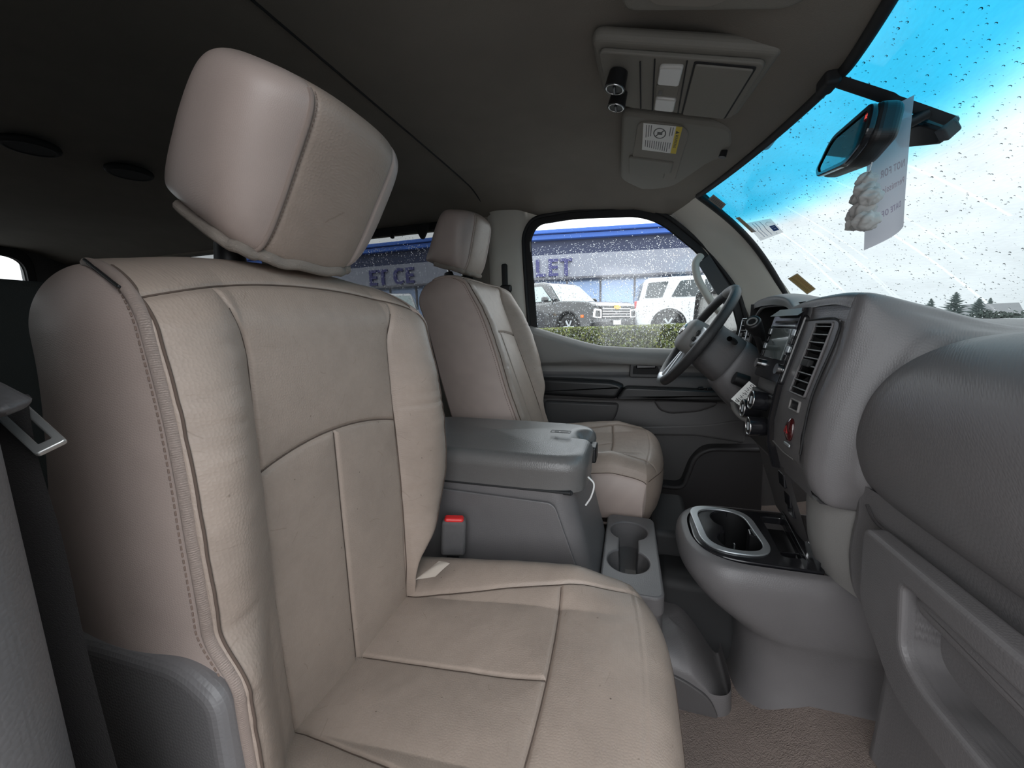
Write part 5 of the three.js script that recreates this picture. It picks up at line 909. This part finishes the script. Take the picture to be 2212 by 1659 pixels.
// parked sport utility cars
function makeSUV(label, paint, o, yaw, glassM) {
  const t = thing('suv', label, 'car', 'cars parked at the showroom');
  t.position.copy(o); t.rotation.y = yaw;
  const L = 5.2, hw = 1.0; // front towards +x
  const low = [[-2.55, 0.42], [-2.6, 0.75], [-2.52, 1.12], [2.0, 1.12], [2.42, 1.05], [2.58, 0.95], [2.62, 0.45], [2.5, 0.34], [-2.4, 0.34]];
  const bs = new THREE.Shape(); bs.moveTo(-2.5, 0.36); bs.lineTo(-2.6, 0.7); bs.quadraticCurveTo(-2.6, 1.1, -2.5, 1.16); bs.lineTo(0.9, 1.16); bs.quadraticCurveTo(1.2, 1.21, 1.5, 1.19); bs.lineTo(2.3, 1.12); bs.quadraticCurveTo(2.56, 1.08, 2.58, 0.9); bs.lineTo(2.6, 0.5); bs.lineTo(2.5, 0.36);
  bs.lineTo(2.07, 0.36); bs.absarc(1.6, 0.36, 0.47, 0, Math.PI, false); bs.lineTo(-1.09, 0.36); bs.absarc(-1.56, 0.36, 0.47, 0, Math.PI, false); bs.closePath();
  const lower = extrude(bs, 2 * hw, 0.05, 4, 18).translate(0, 0, -hw);
  part(t, 'body', lower, paint);
  part(t, 'underbody', rbox(4.2, 0.5, 1.5, 0.05).translate(0, 0.62, 0), M.rubber);
  const prof = [[-2.45, 1.14], [-2.28, 1.80], [-2.1, 1.88], [0.1, 1.9], [0.45, 1.82], [1.15, 1.16]], cab = extrude(roundShape(prof, [0.02, 0.1, 0.15, 0.3, 0.2, 0.02]), 2 * hw - 0.16, 0.12, 4).translate(0, 0, -hw + 0.08);
  { const p = cab.attributes.position; for (let i = 0; i < p.count; i++) { const y = p.getY(i); p.setZ(i, p.getZ(i) * (1 - 0.22 * ss(1.1, 1.95, y))); } cab.computeVertexNormals(); }
  part(t, 'cabin', cab, paint);
  for (const s of [1, -1]) {
    const tilt = (g) => { const p = g.attributes.position; for (let i = 0; i < p.count; i++) { const y = p.getY(i), z = p.getZ(i); p.setZ(i, s * ((hw - 0.075) * (1 - 0.22 * ss(1.1, 1.95, y)) + z)); } g.computeVertexNormals(); return g; };
    for (const w of [[[-2.28, 1.24], [-2.16, 1.72], [-1.55, 1.74], [-1.75, 1.24]], [[-1.5, 1.24], [-1.2, 1.74], [-0.6, 1.76], [-0.6, 1.24]], [[-0.5, 1.24], [-0.5, 1.76], [0.2, 1.74], [0.85, 1.24]]]) part(t, 'side_window', tilt(extrude(roundShape(w, 0.05), 0.012, 0)), glassM);
    part(t, 'door_handle', rbox(0.2, 0.035, 0.03, 0.01).translate(-0.75, 1.05, s * (hw + 0.005)), paint); part(t, 'wing_mirror', rbox(0.16, 0.16, 0.22, 0.05).translate(0.75, 1.28, s * (hw + 0.12)), paint);
    for (const x of [-1.56, 1.6]) {
      const w = part(t, 'wheel', new THREE.TorusGeometry(0.3, 0.1, 14, 40).translate(x, 0.4, s * (hw - 0.12)), M.rubber);
      part(w, 'hub', new THREE.CylinderGeometry(0.24, 0.24, 0.1, 30).rotateX(Math.PI / 2).translate(x, 0.4, s * (hw - 0.14)), M.black);
      for (let k = 0; k < 6; k++) part(w, 'spoke', moved(rbox(0.24, 0.06, 0.03, 0.01), x + 0.12 * Math.cos(k * 1.047), 0.4 + 0.12 * Math.sin(k * 1.047), s * (hw - 0.07), 0, 0, k * 1.047), M.silver);
      part(t, 'wheel_arch', new THREE.TorusGeometry(0.51, 0.03, 8, 30, Math.PI).translate(x, 0.36, s * (hw - 0.01)), M.rubber);
    }
  }
  part(t, 'windscreen', extrude(roundShape([[-0.82, 0], [-0.66, 0.82], [0.66, 0.82], [0.82, 0]], 0.05), 0.012, 0).applyMatrix4(frameM(V(1.13, 1.19, 0), V(0, 0, -1), V(-0.7, 0.66, 0))), glassM);
  part(t, 'rear_window', extrude(roundShape([[-0.78, 0], [-0.68, 0.5], [0.68, 0.5], [0.78, 0]], 0.05), 0.012, 0).applyMatrix4(frameM(V(-2.47, 1.22, 0), V(0, 0, 1), V(0.25, 0.97, 0))), glassM);
  const gx = 2.605;
  part(t, 'grille', rbox(0.05, 0.36, 1.3, 0.02).translate(gx, 0.8, 0), M.black);
  for (let i = 0; i < 4; i++) part(t, 'grille_bar', rbox(0.04, 0.03, 1.28, 0.01).translate(gx + 0.03, 0.67 + i * 0.075, 0), M.chrome);
  part(t, 'grille_bar', rbox(0.05, 0.06, 1.75, 0.015).translate(gx, 1.0, 0), M.chrome);
  part(t, 'emblem', extrude(roundShape([[-0.16, -0.03], [-0.07, -0.03], [-0.07, -0.06], [0.07, -0.06], [0.07, -0.03], [0.16, -0.03], [0.13, 0.03], [0.07, 0.03], [0.07, 0.06], [-0.07, 0.06], [-0.07, 0.03], [-0.13, 0.03]], 0.005), 0.03, 0.004).rotateY(Math.PI / 2).translate(gx + 0.04, 0.94, 0), std(0.75, 0.45, 0.08, 0.35, { metalness: 0.5 }), 'gold emblem');
  for (const s of [1, -1]) { part(t, 'headlight', extrude(ringShape(roundShape([[0, 0], [0.34, 0.02], [0.3, 0.28], [0, 0.26]], 0.04), roundShape([[0.05, 0.05], [0.28, 0.06], [0.25, 0.22], [0.05, 0.21]], 0.03, THREE.Path)), 0.05, 0.01).applyMatrix4(new THREE.Matrix4().makeBasis(V(0, 0, s), V(0, 1, 0), V(-s, 0, 0)).setPosition(gx + (s > 0 ? 0.03 : -0.02), 0.62, s * 0.66)), M.chrome); part(t, 'marker_light', rbox(0.12, 0.09, 0.03, 0.02).translate(2.2, 0.7, s * (hw + 0.0)), std(0.9, 0.2, 0.03, 0.3)); part(t, 'tail_light', rbox(0.08, 0.4, 0.16, 0.03).translate(-2.55, 0.95, s * (hw - 0.08)), std(0.5, 0.05, 0.05, 0.3)); }
  part(t, 'bumper', rbox(0.14, 0.2, 1.9, 0.05).translate(2.58, 0.42, 0), M.black); part(t, 'bumper_trim', rbox(0.06, 0.04, 1.7, 0.015).translate(2.66, 0.36, 0), M.chrome);
  part(t, 'number_plate', rbox(0.02, 0.13, 0.34, 0.005).translate(2.66, 0.5, 0), M.white);
  return t;
}
const paintDark = std(0.012, 0.013, 0.016, 0.22, { clearcoat: 1 }), paintWhite = std(0.6, 0.62, 0.63, 0.3, { clearcoat: 1 }), carGlass = std(0.35, 0.42, 0.42, 0.08, { metalness: 0.3 }), carGlassDark = std(0.05, 0.06, 0.065, 0.15, { specularIntensity: 0.4 });
makeSUV('black sport utility car with chrome grille parked facing the van beyond the hedge', paintDark, V(-2.6, 0.5, -12.4), -0.62, carGlass);
makeSUV('white sport utility car parked with its rear beside the black car', paintWhite, V(2.55, 0.5, -13.2), 0.08, carGlassDark);
makeSUV('silver sport utility car seen between the two front seats through the rear side window', std(0.5, 0.52, 0.53, 0.25, { clearcoat: 1 }), V(-9.1, 0.5, -12.5), -1.05, carGlass);
{ // the van's own door mirror
  const t = thing('door_mirror', 'white backed door mirror of the van outside the driver window', 'wing mirror');
  const a = V(0.2973, 0.9351, -1.3), F = frameM(V(0.40, 0.99, -1.25), V(1, 0.05, 0.12), V(-0.1, 1, 0));
  const o = [[-0.10, -0.10], [-0.075, 0.115], [0.12, 0.13], [0.15, -0.10]];
  part(t, 'shell', extrude(roundShape(o, 0.03), 0.12, 0.03, 4).translate(0, 0, -0.06).applyMatrix4(F), M.white);
  part(t, 'edge', extrude(ringShape(roundShape(o.map(([x, y]) => [x * 1.06, y * 1.06]), 0.03), roundShape(o.map(([x, y]) => [x * 0.9, y * 0.9]), 0.03, THREE.Path)), 0.03, 0.004).translate(0, 0, 0.045).applyMatrix4(F), M.rubber);
  part(t, 'arm', strutG(V(0.42, 0.88, -1.03), V(0.43, 0.90, -1.22), 0.06, 0.05, 0.01), M.rubber);
}
// firs and a house far ahead
function fir(label, px, h, r, base) {
  const t = thing('fir_tree', label, 'tree', 'fir trees ahead of the van'); t.position.copy(px);
  part(t, 'trunk', new THREE.CylinderGeometry(0.12, 0.3, h, 8).translate(0, h / 2, 0), std(0.05, 0.04, 0.03, 1));
  const n = 110, g = [];
  for (let i = 0; i < n; i++) { const k = (i + 0.5) / n, y = h * (0.12 + 0.86 * k), a = i * 2.4, len = r * (1 - k) ** 0.8 * (0.55 + 0.6 * rnd()) + 0.15, q = new THREE.ConeGeometry(0.16 + 0.2 * (1 - k), len, 5).translate(0, len / 2, 0).rotateZ(-1.75 + 0.35 * k + rnd() * 0.3).rotateY(a).translate(0, y, 0); g.push(q.toNonIndexed()); }
  part(t, 'foliage', mergeGeometries(g), std(0.16, 0.2, 0.19, 0.9));
}
fir('tallest fir tree beyond the dashboard, with open branches', V(60, -0.6469, -97.5648), 5.9, 2.9);
fir('smaller fir tree right of the tallest one', V(60, -0.6558, -92.0685), 4.4, 2.3);
fir('fir tree partly hidden by the dashboard, left of the tallest one', V(60, -0.6364, -104.0728), 5.0, 2.0);
fir('fir tree with a bent tip standing behind the smaller one', V(75, -1.0644, -112.4192), 5.4, 1.6);
{
  const m = new THREE.InstancedMesh(new THREE.PlaneGeometry(0.9, 0.5), std(0.12, 0.15, 0.13, 0.9), 900); m.name = 'bushes'; m.userData = { kind: 'stuff', label: 'grey green bushes along the street ahead', category: 'bushes' };
  const M4 = new THREE.Matrix4(), q = new THREE.Quaternion(), e = new THREE.Euler(), A = V(58, -0.0229, -90.3534), Bq = V(58, -0.1315, -78.8882);
  for (let i = 0; i < 900; i++) { const k = rnd(), p = A.clone().lerp(Bq, k), hgt = 1.4 * (0.35 + 0.65 * fbm(k * 9, 2)) * (k < 0.65 ? 1 : 0.45); e.set(rnd() * 6, rnd() * 6, rnd() * 6); q.setFromEuler(e); m.setMatrixAt(i, M4.compose(V(p.x + rnd() * 2, -0.4 + p.y * 0 + hgt * rnd() * 1.6, p.z), q, V(0.6, 0.6, 0.6))); }
  scene.add(m);
  const t = thing('house', 'white gabled house beyond the bushes at the right edge of the picture', 'house'), p = V(75, -0.4166, -105.9865); t.position.set(p.x, -0.6, p.z); t.rotation.y = -0.7;
  part(t, 'wall', extrude(new THREE.Shape([[-3.4, 0], [3.4, 0], [3.4, 1.2], [0, 3.4], [-3.4, 1.2]].map(([x, y]) => new THREE.Vector2(x, y))), 8, 0).rotateY(-1.2), std(0.75, 0.75, 0.73, 0.8));
  for (const s of [1, -1]) part(t, 'roof', strutG(V(s * 3.8, 0.95, 4), V(0, 3.5, 4), 8.4, 0.2, 0.02).rotateY(-1.2), std(0.35, 0.35, 0.36, 0.9));
}

renderer.render(scene, camera);
